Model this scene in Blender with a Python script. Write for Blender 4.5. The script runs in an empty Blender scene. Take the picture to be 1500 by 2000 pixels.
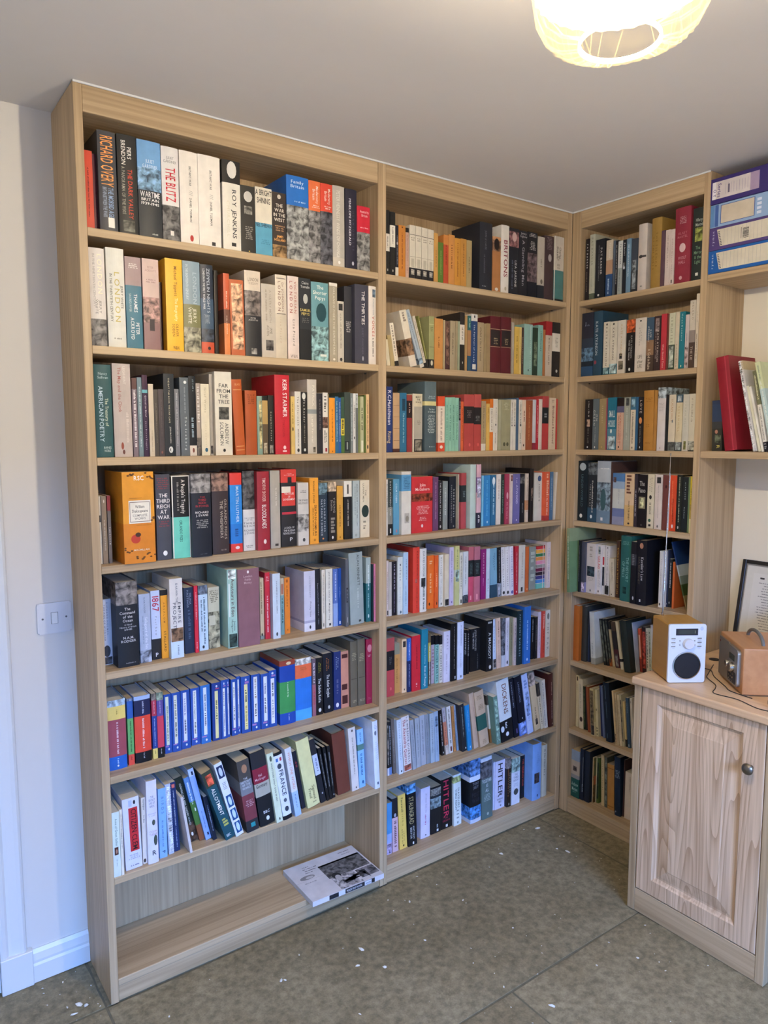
import bpy, bmesh, math, random
from mathutils import Vector, Matrix
S = bpy.context.scene
COL = S.collection
# ------------------------------------------------------------ camera
cam_d = bpy.data.cameras.new('camera'); cam = bpy.data.objects.new('camera', cam_d); COL.objects.link(cam)
S.camera = cam
cam_d.sensor_fit = 'VERTICAL'; cam_d.sensor_height = 24; cam_d.lens = 24*1439.756/2000; cam_d.clip_start = .05
YAW, PITCH, ROLL = map(math.radians, (35.9888, -5.89886, -.08444))
fw = Vector((math.sin(YAW)*math.cos(PITCH), math.cos(YAW)*math.cos(PITCH), math.sin(PITCH)))
r0 = Vector((math.cos(YAW), -math.sin(YAW), 0)); u0 = r0.cross(fw)
rr = math.cos(ROLL)*r0+math.sin(ROLL)*u0; uu = -math.sin(ROLL)*r0+math.cos(ROLL)*u0
cam.matrix_world = Matrix(((rr.x, uu.x, -fw.x, -.49233), (rr.y, uu.y, -fw.y, -1.94967), (rr.z, uu.z, -fw.z, 1.54871), (0, 0, 0, 1)))
# ------------------------------------------------------------ world and daylight
S.view_settings.view_transform = 'Standard'; S.view_settings.look = 'None'; S.view_settings.gamma = 1
S.view_settings.use_curve_mapping = False; S.view_settings.exposure = 0.2
w = bpy.data.worlds.new('world'); S.world = w; w.use_nodes = True
w.node_tree.nodes['Background'].inputs[0].default_value = (.38, .55, 1, 1); w.node_tree.nodes['Background'].inputs[1].default_value = .6
def area(name, loc, target, sx, sy, power, col):
    d = bpy.data.lights.new(name, 'AREA'); d.shape = 'RECTANGLE'; d.size = sx; d.size_y = sy; d.energy = power; d.color = col
    o = bpy.data.objects.new(name, d); COL.objects.link(o); o.location = loc
    o.rotation_euler = (Vector(target)-Vector(loc)).to_track_quat('-Z', 'Y').to_euler(); return o
area('daylight_through_window', (-.7, -5.5, 3.3), (-.6, -1.2, .7), 3.4, 2.3, 1800, (.15, .38, 1.0))
FILL_PENDANT = (-1.2, -1.9, 2.12)  # position of the added fill pendant, out of view
LAMP = Vector((.43, -1.25, 2.2)); LAMP_POWER = 44
# ------------------------------------------------------------ helpers
def lin(c): return c/12.92 if c <= .04045 else ((c+.055)/1.055)**2.4
def hx(s, a=1.0):
    s = s.strip().lower(); return tuple(lin(int(s[i:i+2], 16)/255) for i in (0, 2, 4))+(a,)
def newmat(name):
    m = bpy.data.materials.new(name); m.use_nodes = True; nt = m.node_tree; return m, nt, nt.nodes['Principled BSDF']
def N(nt, t, **k):
    n = nt.nodes.new(t)
    for a, b in k.items(): setattr(n, a, b)
    return n
def plain(name, col, rough=.5, metal=0, emit=None, noise=.06, bump=0, nscale=60):
    m, nt, p = newmat(name)
    tc = N(nt, 'ShaderNodeTexCoord'); nz = N(nt, 'ShaderNodeTexNoise'); nz.inputs['Scale'].default_value = nscale; nz.inputs['Detail'].default_value = 3
    nt.links.new(tc.outputs['Object'], nz.inputs['Vector'])
    mr = N(nt, 'ShaderNodeMapRange'); mr.inputs[3].default_value = 1-noise; mr.inputs[4].default_value = 1+noise
    nt.links.new(nz.outputs[0], mr.inputs[0])
    mx = N(nt, 'ShaderNodeVectorMath', operation='SCALE'); mx.inputs[0].default_value = hx(col)[:3]
    nt.links.new(mr.outputs[0], mx.inputs['Scale']); nt.links.new(mx.outputs[0], p.inputs['Base Color'])
    p.inputs['Roughness'].default_value = rough; p.inputs['Metallic'].default_value = metal
    if bump:
        b = N(nt, 'ShaderNodeBump'); b.inputs['Strength'].default_value = bump; b.inputs['Distance'].default_value = .002
        nt.links.new(nz.outputs[0], b.inputs['Height']); nt.links.new(b.outputs[0], p.inputs['Normal'])
    if emit: p.inputs['Emission Color'].default_value = hx(emit[0]); p.inputs['Emission Strength'].default_value = emit[1]
    return m
def wood(name, axis, dark, light, fine=70, rings=0.0, rough=.5, streak=1.0):
    m, nt, p = newmat(name); L = nt.links.new
    tc = N(nt, 'ShaderNodeTexCoord'); oi = N(nt, 'ShaderNodeObjectInfo')
    ad = N(nt, 'ShaderNodeVectorMath', operation='ADD'); sc = N(nt, 'ShaderNodeVectorMath', operation='SCALE')
    sc.inputs[0].default_value = (3.1, 5.7, 7.3); L(oi.outputs['Random'], sc.inputs['Scale'])
    L(tc.outputs['Object'], ad.inputs[0]); L(sc.outputs[0], ad.inputs[1])
    def noise(along, across, detail, dist=0):
        mp = N(nt, 'ShaderNodeMapping'); s = [across]*3; s['XYZ'.index(axis)] = along; mp.inputs['Scale'].default_value = s
        L(ad.outputs[0], mp.inputs[0]); n = N(nt, 'ShaderNodeTexNoise'); n.inputs['Scale'].default_value = 1; n.inputs['Detail'].default_value = detail
        n.inputs['Distortion'].default_value = dist; L(mp.outputs[0], n.inputs['Vector']); return n.outputs[0]
    a = noise(2.2, fine*1.6, 4); b = noise(.9, 14, 3, .4)
    mx = N(nt, 'ShaderNodeMath', operation='MULTIPLY_ADD'); L(a, mx.inputs[0]); mx.inputs[1].default_value = .55*streak
    h = N(nt, 'ShaderNodeMath', operation='MULTIPLY'); L(b, h.inputs[0]); h.inputs[1].default_value = .5; L(h.outputs[0], mx.inputs[2])
    src = mx.outputs[0]
    if rings:
        mp = N(nt, 'ShaderNodeMapping'); s = [8.5]*3; s['XYZ'.index(axis)] = .6; mp.inputs['Scale'].default_value = s; L(ad.outputs[0], mp.inputs[0])
        n = N(nt, 'ShaderNodeTexNoise'); n.inputs['Scale'].default_value = 1; n.inputs['Detail'].default_value = 1.5; L(mp.outputs[0], n.inputs['Vector'])
        q = N(nt, 'ShaderNodeMath', operation='MULTIPLY'); L(n.outputs[0], q.inputs[0]); q.inputs[1].default_value = 26
        fr = N(nt, 'ShaderNodeMath', operation='FRACT'); L(q.outputs[0], fr.inputs[0])
        pw = N(nt, 'ShaderNodeMath', operation='POWER'); L(fr.outputs[0], pw.inputs[0]); pw.inputs[1].default_value = 3
        k = N(nt, 'ShaderNodeMath', operation='MULTIPLY_ADD'); L(pw.outputs[0], k.inputs[0]); k.inputs[1].default_value = -rings; L(src, k.inputs[2]); src = k.outputs[0]
    cr = N(nt, 'ShaderNodeValToRGB'); cr.color_ramp.elements[0].position = .34; cr.color_ramp.elements[1].position = .64
    cr.color_ramp.elements[0].color = hx(dark); cr.color_ramp.elements[1].color = hx(light)
    L(src, cr.inputs[0]); L(cr.outputs[0], p.inputs['Base Color']); p.inputs['Roughness'].default_value = rough
    bp = N(nt, 'ShaderNodeBump'); bp.inputs['Strength'].default_value = .12; bp.inputs['Distance'].default_value = .001
    L(a, bp.inputs['Height']); L(bp.outputs[0], p.inputs['Normal'])
    return m
M = {}
for ax in 'XYZ': M['oak'+ax] = wood('oak_veneer_'+ax.lower(), ax, '9c8361', 'c2a985')
M['ash'] = wood('ash_door', 'Z', 'b49474', 'e0c4a4', rings=.22, streak=1.1)
M['ashY'] = wood('ash_worktop', 'Y', 'd0ac86', 'e4c49c', fine=40, rough=.38)
M['wall'] = plain('white_wall_paint', 'd8d3cb', .85, bump=.05, nscale=25, noise=.015)
M['wallB'] = plain('cream_wall_paint', 'e2dac8', .85, bump=.05, nscale=25, noise=.015)
M['ceil'] = plain('ceiling_paint', 'e0dbd4', .9, noise=.015, nscale=20)
M['gloss'] = plain('white_gloss_trim', 'dcdcda', .3, noise=.01)
M['plastic'] = plain('white_plastic', 'd6d6d8', .3, noise=.01)
M['dark'] = plain('dark_plastic', '16171b', .45)
M['mortar'] = plain('mortar', '6a634e', .95, noise=.25, bump=.4)
M['radiowood'] = wood('radio_tan_shell', 'Y', 'a67c38', 'b48a45', fine=20, rough=.45)
M['cherry'] = wood('radio_cherry_shell', 'X', 'b07a4c', 'c89464', fine=20, rough=.4)
M['radiowhite'] = plain('radio_white_front', 'd8dde8', .35, noise=.01)
M['silver'] = plain('silver_plastic', 'a4a29c', .35, metal=.7, noise=.03)
M['chrome'] = plain('chrome', 'b8b6b0', .22, metal=1, noise=.03)
M['nickel'] = plain('brushed_nickel', '8c857c', .32, metal=1, noise=.08)
M['grille'] = plain('speaker_grille', '15171e', .7, noise=.3, nscale=900, bump=.6)
M['lcd'] = plain('lcd', '3c4038', .2)
M['white_paper'] = plain('white_paper', 'd8d5cc', .8, noise=.02)
M['ink'] = plain('ink', '3a3a3c', .8)
M['black_wood'] = plain('black_frame_lacquer', '1c1816', .35)
M['crumb'] = plain('plaster_crumb', 'd8d4c8', .9, noise=.1)
M['grey'] = plain('grey_plastic', '6c6c6a', .5)
M['bulb'] = plain('lit_bulb', 'fff0c8', .5, emit=('fff0c4', 28))
# stone
m, nt, p = newmat('stone_flag'); L = nt.links.new
tc = N(nt, 'ShaderNodeTexCoord'); oi = N(nt, 'ShaderNodeObjectInfo')
def nz(scale, det, src=None, rough=.6):
    n = N(nt, 'ShaderNodeTexNoise'); n.inputs['Scale'].default_value = scale; n.inputs['Detail'].default_value = det; n.inputs['Roughness'].default_value = rough
    L(tc.outputs['Object'], n.inputs['Vector']); return n.outputs[0]
big = nz(2.2, 4); mid = nz(46, 9, rough=.72); fine = nz(170, 4)
cr = N(nt, 'ShaderNodeValToRGB'); e = cr.color_ramp.elements; e[0].position = .36; e[0].color = hx('837960'); e[1].position = .66; e[1].color = hx('b8ad90')
L(mid, cr.inputs[0])
cr2 = N(nt, 'ShaderNodeValToRGB'); e = cr2.color_ramp.elements; e[0].position = .3; e[0].color = hx('b8b09a'); e[1].position = .7; e[1].color = hx('ece6d8')
L(big, cr2.inputs[0])
mu = N(nt, 'ShaderNodeMix', data_type='RGBA', blend_type='MULTIPLY'); mu.inputs[0].default_value = .9; L(cr.outputs[0], mu.inputs[6]); L(cr2.outputs[0], mu.inputs[7])
sp = N(nt, 'ShaderNodeValToRGB'); e = sp.color_ramp.elements; e[0].position = .66; e[0].color = (0, 0, 0, 1); e[1].position = .74; e[1].color = (.5, .5, .5, 1); L(fine, sp.inputs[0])
m2 = N(nt, 'ShaderNodeMix', data_type='RGBA'); L(sp.outputs[0], m2.inputs[0]); L(mu.outputs[2], m2.inputs[6]); m2.inputs[7].default_value = hx('b4ac98')
hs = N(nt, 'ShaderNodeHueSaturation'); mr = N(nt, 'ShaderNodeMapRange'); mr.inputs[3].default_value = .93; mr.inputs[4].default_value = 1.1
L(oi.outputs['Random'], mr.inputs[0]); L(mr.outputs[0], hs.inputs['Value']); L(m2.outputs[2], hs.inputs['Color']); L(hs.outputs[0], p.inputs['Base Color'])
p.inputs['Roughness'].default_value = .72
b = N(nt, 'ShaderNodeBump'); b.inputs['Strength'].default_value = .5; b.inputs['Distance'].default_value = .003; L(mid, b.inputs['Height']); L(b.outputs[0], p.inputs['Normal'])
M['stone'] = m
# attribute driven book materials
def attr_mat(name, rough, kind):
    m, nt, p = newmat(name); L = nt.links.new
    at = N(nt, 'ShaderNodeAttribute', attribute_name='col'); tc = N(nt, 'ShaderNodeTexCoord'); n = N(nt, 'ShaderNodeTexNoise')
    n.inputs['Detail'].default_value = 4; L(tc.outputs['Object'], n.inputs['Vector'])
    mr = N(nt, 'ShaderNodeMapRange'); L(n.outputs[0], mr.inputs[0])
    if kind == 'photo': n.inputs['Scale'].default_value = 62; n.inputs['Detail'].default_value = 7; n.inputs['Distortion'].default_value = .6; mr.inputs[1].default_value = .36; mr.inputs[2].default_value = .64; mr.inputs[3].default_value = .2; mr.inputs[4].default_value = 1.5
    elif kind == 'paper': n.inputs['Scale'].default_value = 40; mr.inputs[3].default_value = .75; mr.inputs[4].default_value = 1.1
    else: n.inputs['Scale'].default_value = 28; mr.inputs[1].default_value = .3; mr.inputs[2].default_value = .7; mr.inputs[3].default_value = .9; mr.inputs[4].default_value = 1.06
    v = N(nt, 'ShaderNodeVectorMath', operation='SCALE'); L(at.outputs['Color'], v.inputs[0]); L(mr.outputs[0], v.inputs['Scale']); hs = N(nt, 'ShaderNodeHueSaturation'); hs.inputs['Saturation'].default_value = .98; p.inputs['Specular IOR Level'].default_value = .3; L(v.outputs[0], hs.inputs['Color']); L(hs.outputs[0], p.inputs['Base Color'])
    p.inputs['Roughness'].default_value = rough; return m
M['cover'] = attr_mat('printed_cover', .42, 'cover'); M['photo'] = attr_mat('printed_photograph', .42, 'photo')
M['paper'] = attr_mat('page_edges', .85, 'paper'); M['print'] = attr_mat('printed_lettering', .5, 'cover')

def tag(o, label=None, cat=None, group=None, kind=None):
    if label: o['label'] = label
    if cat: o['category'] = cat
    if group: o['group'] = group
    if kind: o['kind'] = kind
    return o
def empty(name, loc, rot=(0, 0, 0)):
    o = bpy.data.objects.new(name, None); COL.objects.link(o); o.location = loc; o.rotation_euler = rot; o.empty_display_size = .05; return o
def link(name, me, parent=None, loc=(0, 0, 0), rot=(0, 0, 0)):
    o = bpy.data.objects.new(name, me); COL.objects.link(o); o.parent = parent; o.location = loc; o.rotation_euler = rot; return o
def finish(name, bm, mats, parent=None, loc=(0, 0, 0), rot=(0, 0, 0), smooth=False):
    me = bpy.data.meshes.new(name); bmesh.ops.recalc_face_normals(bm, faces=bm.faces); bm.to_mesh(me); bm.free()
    for m in (mats if isinstance(mats, list) else [mats]): me.materials.append(m)
    if smooth:
        for f in me.polygons: f.use_smooth = True
        try: me.set_sharp_from_angle(angle=math.radians(35))
        except Exception: pass
    return link(name, me, parent, loc, rot)
def bx(bm, x0, x1, y0, y1, z0, z1, bev=0, mi=0, seg=1):
    vs = [bm.verts.new((x, y, z)) for x in (x0, x1) for y in (y0, y1) for z in (z0, z1)]
    fs = [bm.faces.new([vs[i] for i in q]) for q in ((0, 1, 3, 2), (4, 6, 7, 5), (0, 4, 5, 1), (2, 3, 7, 6), (0, 2, 6, 4), (1, 5, 7, 3))]
    for f in fs: f.material_index = mi
    if bev:
        es = list({e for f in fs for e in f.edges})
        bmesh.ops.bevel(bm, geom=es, offset=bev, segments=seg, affect='EDGES', profile=.5)
    return vs
def box(name, x0, x1, y0, y1, z0, z1, mat, parent=None, bev=.0012, origin=None, seg=1):
    """box in the parent's frame, with its origin at its own lower corner"""
    bm = bmesh.new(); bx(bm, 0, x1-x0, 0, y1-y0, 0, z1-z0, bev, seg=seg)
    return finish(name, bm, mat, parent, (x0, y0, z0))
def tube(bm, pts, r, n=8, cap=True):
    pts = [Vector(p) for p in pts]; rings = []; rad = r if isinstance(r, (list, tuple)) else [r]*len(pts)
    up = None
    for i, p in enumerate(pts):
        t = (pts[min(i+1, len(pts)-1)]-pts[max(i-1, 0)]).normalized()
        if up is None: up = t.orthogonal().normalized()
        up = (up-t*up.dot(t)).normalized(); s = t.cross(up)
        rings.append([bm.verts.new(p+rad[i]*(math.cos(a)*up+math.sin(a)*s)) for a in [2*math.pi*k/n for k in range(n)]])
    for a, b in zip(rings, rings[1:]):
        for k in range(n): bm.faces.new((a[k], a[(k+1) % n], b[(k+1) % n], b[k]))
    if cap: bm.faces.new(rings[0][::-1]); bm.faces.new(rings[-1])
def lathe(bm, prof, axis='Z', c=(0, 0, 0), n=24, closed=False):
    """prof: (radius, height)"""
    c = Vector(c); rings = []
    for r, h in prof:
        ring = []
        for k in range(n):
            a = 2*math.pi*k/n; x, y = r*math.cos(a), r*math.sin(a)
            v = (x, y, h) if axis == 'Z' else ((x, h, y) if axis == 'Y' else (h, x, y))
            ring.append(bm.verts.new(c+Vector(v)))
        rings.append(ring)
    for a, b in zip(rings, rings[1:]):
        for k in range(n): bm.faces.new((a[k], a[(k+1) % n], b[(k+1) % n], b[k]))
    if closed:
        for k in range(n): bm.faces.new((rings[-1][k], rings[-1][(k+1) % n], rings[0][(k+1) % n], rings[0][k]))
    else:
        if prof[0][0] > 1e-5: bm.faces.new(rings[0][::-1])
        if prof[-1][0] > 1e-5: bm.faces.new(rings[-1])
def wbox(name, x0, x1, y0, y1, z0, z1, mat, kind='structure', parent=None, bev=0):
    o = box(name, x0, x1, y0, y1, z0, z1, mat, parent, bev)
    if kind: o['kind'] = kind
    return o
# ------------------------------------------------------------ room shell
D = .2301; XB = 1.8240; WX = 2.061; H = 2.40
RX0, RY0 = -1.55, -3.9
wbox('wall_back', RX0, WX+.1, D, D+.1, 0, H+.05, M['wall'])
wbox('wall_right', WX, WX+.1, RY0, D, 0, H+.05, M['wallB'])
wbox('wall_left', RX0-.1, RX0, RY0, D+.1, 0, H+.05, M['wall'])
wf = bmesh.new()
bx(wf, RX0-.1, -1.5, RY0-.1, RY0, 0, H+.05); bx(wf, .9, WX+.1, RY0-.1, RY0, 0, H+.05); bx(wf, -1.5, .9, RY0-.1, RY0, 2.1, H+.05); bx(wf, -1.5, .9, RY0-.1, RY0, 0, .1)
finish('wall_front', wf, M['wall'])['kind'] = 'structure'
wn = bmesh.new()
for x in (-1.5, -.325, .85): bx(wn, x, x+.05, RY0-.08, RY0-.02, .1, 2.1, .004)
for z in (.1, 2.05): bx(wn, -1.45, .85, RY0-.08, RY0-.02, z, z+.05, .004)
finish('window_1', wn, M['gloss'])['kind'] = 'structure'
wbox('ceiling', RX0-.1, WX+.1, RY0-.1, D+.1, H+.0025, H+.1, M['ceil'])
# door and its architrave at the far left
bm = bmesh.new(); prof = [(0, -.001), (0, -.018), (.006, -.02), (.016, -.016), (.022, -.010), (.03, -.012), (.05, -.015), (.060, -.018), (.066, -.014), (.069, -.006), (.069, -.001)]
lo = [bm.verts.new((-.235+x, D+y, .104)) for x, y in prof]; hi = [bm.verts.new((-.235+x, D+y, 2.12)) for x, y in prof]
for i in range(len(prof)): j = (i+1) % len(prof); bm.faces.new((lo[i], lo[j], hi[j], hi[i]))
bm.faces.new(lo); bm.faces.new(hi[::-1])
tr = finish('trim_1', bm, M['gloss']); tr['kind'] = 'structure'
box('plinth_block', -.236, -.154, D-.024, D-.0005, 0, .104, M['gloss'], tr, .002)
dr = wbox('door_1', -1.05, -.237, D-.012, D-.001, .008, 2.05, M['gloss'])
for z0, z1 in ((.2, .85), (1.0, 1.9)):
    for x0, x1 in ((.1, .36), (.45, .71)):
        box('panel', x0, x1, -.006, .0, z0, z1, M['gloss'], dr, .004)
bm = bmesh.new(); prof = [(0, 0), (-.016, 0), (-.016, .05), (-.012, .056), (-.013, .064), (-.010, .084), (-.004, .094), (0, .094)]
a = [bm.verts.new((-.1535, D-.0005+y, z)) for y, z in prof]; b_ = [bm.verts.new((-.0005, D-.0005+y, z)) for y, z in prof]
for i in range(len(prof)): j = (i+1) % len(prof); bm.faces.new((a[i], a[j], b_[j], b_[i]))
bm.faces.new(a); bm.faces.new(b_[::-1])
finish('baseboard_left', bm, M['gloss'])['kind'] = 'structure'
# floor: mortar bed and one mesh per flagstone
fl = wbox('floor', RX0-.1, WX+.1, RY0-.1, D+.1, -.06, -.0055, M['mortar'])
rnd = random.Random(4)
rows = [(.005, .33, [-2.4, -1.2, -.012, .9, 2.16]), (-.605, .005, [-2.4, -1.5, -.75, -.012, 1.70, 2.16]), (-1.32, -.605, [-2.4, -1.7, -.9, .13, .924, 1.9, 2.16]),
        (-1.95, -1.32, [-2.4, -1.4, -.5, .4, 1.3, 2.16]), (-2.6, -1.95, [-2.4, -1.8, -.9, .1, .8, 1.5, 2.16]), (-3.3, -2.6, [-2.4, -1.4, -.3, .6, 1.4, 2.16]), (-4.0, -3.3, [-2.4, -1.7, -.8, .3, 1.2, 2.16])]
for k, (y0, y1, xs) in enumerate(rows):
    if k == 0: xs = [-2.4, -1.2, -.012, 2.16]
    for xa, xb in zip(xs, xs[1:]):
        if k == 0 and xa == -.012: ya = .005
        else: ya = y0
        bm = bmesh.new(); g = .0034
        vs = bx(bm, 0, xb-xa-2*g, 0, y1-ya-2*g, 0, .05)
        bmesh.ops.subdivide_edges(bm, edges=[e for e in bm.edges if abs(e.verts[0].co.z-e.verts[1].co.z) < 1e-6], cuts=7, use_grid_fill=True)
        for v in bm.verts:
            edge = min(v.co.x, v.co.y, xb-xa-2*g-v.co.x, y1-ya-2*g-v.co.y) < 1e-4
            if edge: v.co.x += rnd.uniform(-.0016, .0016); v.co.y += rnd.uniform(-.0016, .0016)
            if v.co.z > .04: v.co.z -= rnd.uniform(.0025, .004) if edge else rnd.uniform(0, .0012)
        finish('stone_slab', bm, M['stone'], fl, (xa+g-fl.location.x, ya+g-fl.location.y, -.0505-fl.location.z))
# plaster crumbs
bm = bmesh.new(); rnd = random.Random(7)
big = [(.679, -.217, 8), (.63, -.268, 6), (.691, -.32, 9), (1.583, -.2, 6), (1.634, -.056, 8), (.938, -.122, 4), (1.323, -.734, 5), (.974, -.708, 8), (-.07, .06, 9), (-.055, .045, 7), (1.6, -.235, 7), (.42, -.19, 6), (.43, -.195, 5), (1.39, -.1, 7), (1.12, -.42, 5), (.86, -.3, 5), (-.09, .03, 6)]
spots = big+[(rnd.uniform(-.15, 1.7), rnd.uniform(-.95, -.02), rnd.uniform(1.2, 3.4)) for _ in range(110)]+[(rnd.uniform(-.15, .0), rnd.uniform(-.1, .2), rnd.uniform(1, 3)) for _ in range(25)]
for x, y, r in spots:
    r *= .0009; n = 6; a0 = rnd.uniform(0, 6)
    if (x > -.01 and y > -.02) or (x > 1.47 and y < -.54): continue
    el = rnd.uniform(1, 2.2)
    ring = []
    for k in range(n):
        a = a0+2*math.pi*k/n; q = r*rnd.uniform(.6, 1.2); cx, sx_ = math.cos(a)*q*el, math.sin(a)*q
        ring.append(bm.verts.new((x+cx*math.cos(a0)-sx_*math.sin(a0), y+cx*math.sin(a0)+sx_*math.cos(a0), -.0012)))
    t = bm.verts.new((x, y, -.001+r*.55))
    for k in range(n): bm.faces.new((ring[k], ring[(k+1) % n], t))
tag(finish('plaster_crumbs', bm, M['crumb']), 'white plaster crumbs and chips scattered over the stone floor', 'debris', kind='stuff')
# ------------------------------------------------------------ bookcases
ZS = [2.0625, 1.7755, 1.4943, 1.2133, .9313, .6444, .3601]; ZT = 2.3342; BB = .066
def bookcase(label, org, rz, w, tl, tr_, dep=.2295, grain='oak'):
    """local x along the front, y into the case; tl / tr_ side thickness"""
    t = tag(empty('bookcase', org, (0, 0, rz)), label, 'bookcase', 'fitted oak bookcases')
    V, X = M['oakZ'], M['oakX']
    box('side_panel', 0, tl, 0, dep, 0, H, V, t); box('side_panel', w-tr_, w, 0, dep, 0, H, V, t)
    e = .0003
    box('back_panel', tl+e, w-tr_-e, dep-.008, dep-e, .02, H-.02, V, t, 0)
    box('top_rail', tl+e, w-tr_-e, .0015, .0195, ZT, H-.001, X, t)
    box('top_panel', tl+e, w-tr_-e, .02, dep-.0085, ZT+.001, ZT+.019, X, t)
    for i, z in enumerate(ZS):
        s = box('shelf', tl+e, w-tr_-e, .0008, dep-.0085, z-.0205, z, X, t)
        for sx in (tl+.001, w-tr_-.007):
            bm = bmesh.new(); lathe(bm, [(.0025, 0), (.0025, .006)], 'X', n=8)
            finish('shelf_peg', bm, M['nickel'], s, (sx-(tl+e), .07, -.0028))
    box('bottom_shelf', tl+e, w-tr_-e, .0008, dep-.0085, BB-.0195, BB, X, t)
    box('plinth', tl+e, w-tr_-e, .004, .022, .0005, BB-.0205, X, t)
    return t
bookcase('left oak bookcase with nine tiers of open shelves, against the white wall', (0, 0, 0), 0, .9187, .0213, .0152)
bookcase('middle oak bookcase between the left one and the room corner', (.919, 0, 0), 0, XB-.9192, .0151, .0238)
bookcase('right oak bookcase turned at a right angle, partly behind the cupboard', (XB, -.0004, 0), -math.pi/2, .5638, .0401, .0231, .2365)
# ------------------------------------------------------------ cupboard with worktop
CX = 1.505; CY0, CY1 = -.5655, -1.0143
cb = tag(empty('cupboard', (CX, CY0, 0), (0, 0, -math.pi/2)), 'ash cupboard with a raised panel door and a round knob', 'cupboard')
CWD = CY0-CY1; CD = .553
box('side_panel', 0, .018, .02, CD, 0, .7605, M['oakZ'], cb); box('side_panel', CWD-.018, CWD, .02, CD, 0, .7605, M['oakZ'], cb)
box('stile', 0, .0255, 0, .0195, 0, .7605, M['oakZ'], cb); box('stile', CWD-.025, CWD, 0, .0195, 0, .7605, M['oakZ'], cb)
box('plinth', .0258, CWD-.0253, .001, .0195, .0005, .0775, M['oakX'], cb); box('back_panel', .0185, CWD-.0185, CD-.01, CD-.001, 0, .76, M['oakZ'], cb, 0)
box('bottom_panel', .0185, CWD-.0185, .02, CD-.011, .062, .08, M['oakX'], cb, 0)
dx0, dx1, dz0, dz1 = .0285, CWD-.0275, .081, .7575
bm = bmesh.new(); px0, px1, pz0, pz1 = .0845, .3585, .132, .714
ringsd = [(dx0, dx1, dz0, dz1, .019), (dx0, dx1, dz0, dz1, .002), (dx0+.002, dx1-.002, dz0+.002, dz1-.002, 0), (px0, px1, pz0, pz1, 0), (px0+.004, px1-.004, pz0+.004, pz1-.004, .004), (px0+.012, px1-.012, pz0+.012, pz1-.012, .0085), (px0+.018, px1-.018, pz0+.018, pz1-.018, .0085),
          (px0+.024, px1-.024, pz0+.024, pz1-.024, .0072), (px0+.052, px1-.052, pz0+.052, pz1-.052, .0025), (px0+.055, px1-.055, pz0+.055, pz1-.055, .0012)]
R_ = [[bm.verts.new((x, y, z)) for x, z in ((x0, z0), (x1, z0), (x1, z1), (x0, z1))] for x0, x1, z0, z1, y in ringsd]
for a, b_ in zip(R_, R_[1:]):
    for k in range(4): bm.faces.new((a[k], a[(k+1) % 4], b_[(k+1) % 4], b_[k]))
bm.faces.new(R_[-1]); bm.faces.new(R_[0][::-1])
door = finish('door', bm, M['ash'], cb)
bm = bmesh.new(); lathe(bm, [(.0065, 0), (.006, -.008), (.0055, -.012), (.010, -.015), (.0155, -.019), (.0165, -.023), (.0145, -.027), (.009, -.030), (0, -.0308)], 'Y', n=28)
finish('knob', bm, M['nickel'], door, (.9505-abs(CY0), 0, .623), smooth=True)
wt = box('worktop', 1.485, WX-.001, -2.2, -.5655, .7622, .787, M['ashY'], None, .006, seg=3)
tag(wt, 'pale ash worktop with a rounded front edge, running over the cupboard', 'worktop')
bm = bmesh.new(); lathe(bm, [(.018, 0), (.018, .0006), (.015, .0008), (.0149, .0002)], n=24)
finish('cable_hole', bm, M['dark'], wt, (1.862-1.485, -.628+2.2, .0249))
sup = tag(empty('desk_cupboard', (1.56, -1.6, 0)), 'desk support panel under the worktop, right of the kneehole', 'cupboard')
box('side_panel', 0, .49, 0, .018, 0, .7605, M['oakZ'], sup); box('side_panel', 0, .49, -.45, -.432, 0, .7605, M['oakZ'], sup); box('front_panel', 0, .018, -.431, -.001, .05, .7605, M['oakZ'], sup); box('plinth', .02, .038, -.431, -.001, 0, .049, M['oakY'], sup)
# ------------------------------------------------------------ floating shelves
tag(wbox('wall_shelf', XB, WX-.001, -1.9, -.5655, 2.0495, 2.0715, M['oakY'], None, None, .0015), 'upper oak wall shelf carrying the lever arch files', 'shelf', 'oak wall shelves')
tag(wbox('wall_shelf', XB, WX-.001, -1.9, -.5655, 1.4735, 1.4965, M['oakY'], None, None, .0015), 'lower oak wall shelf carrying the crimson binder', 'shelf', 'oak wall shelves')
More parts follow.
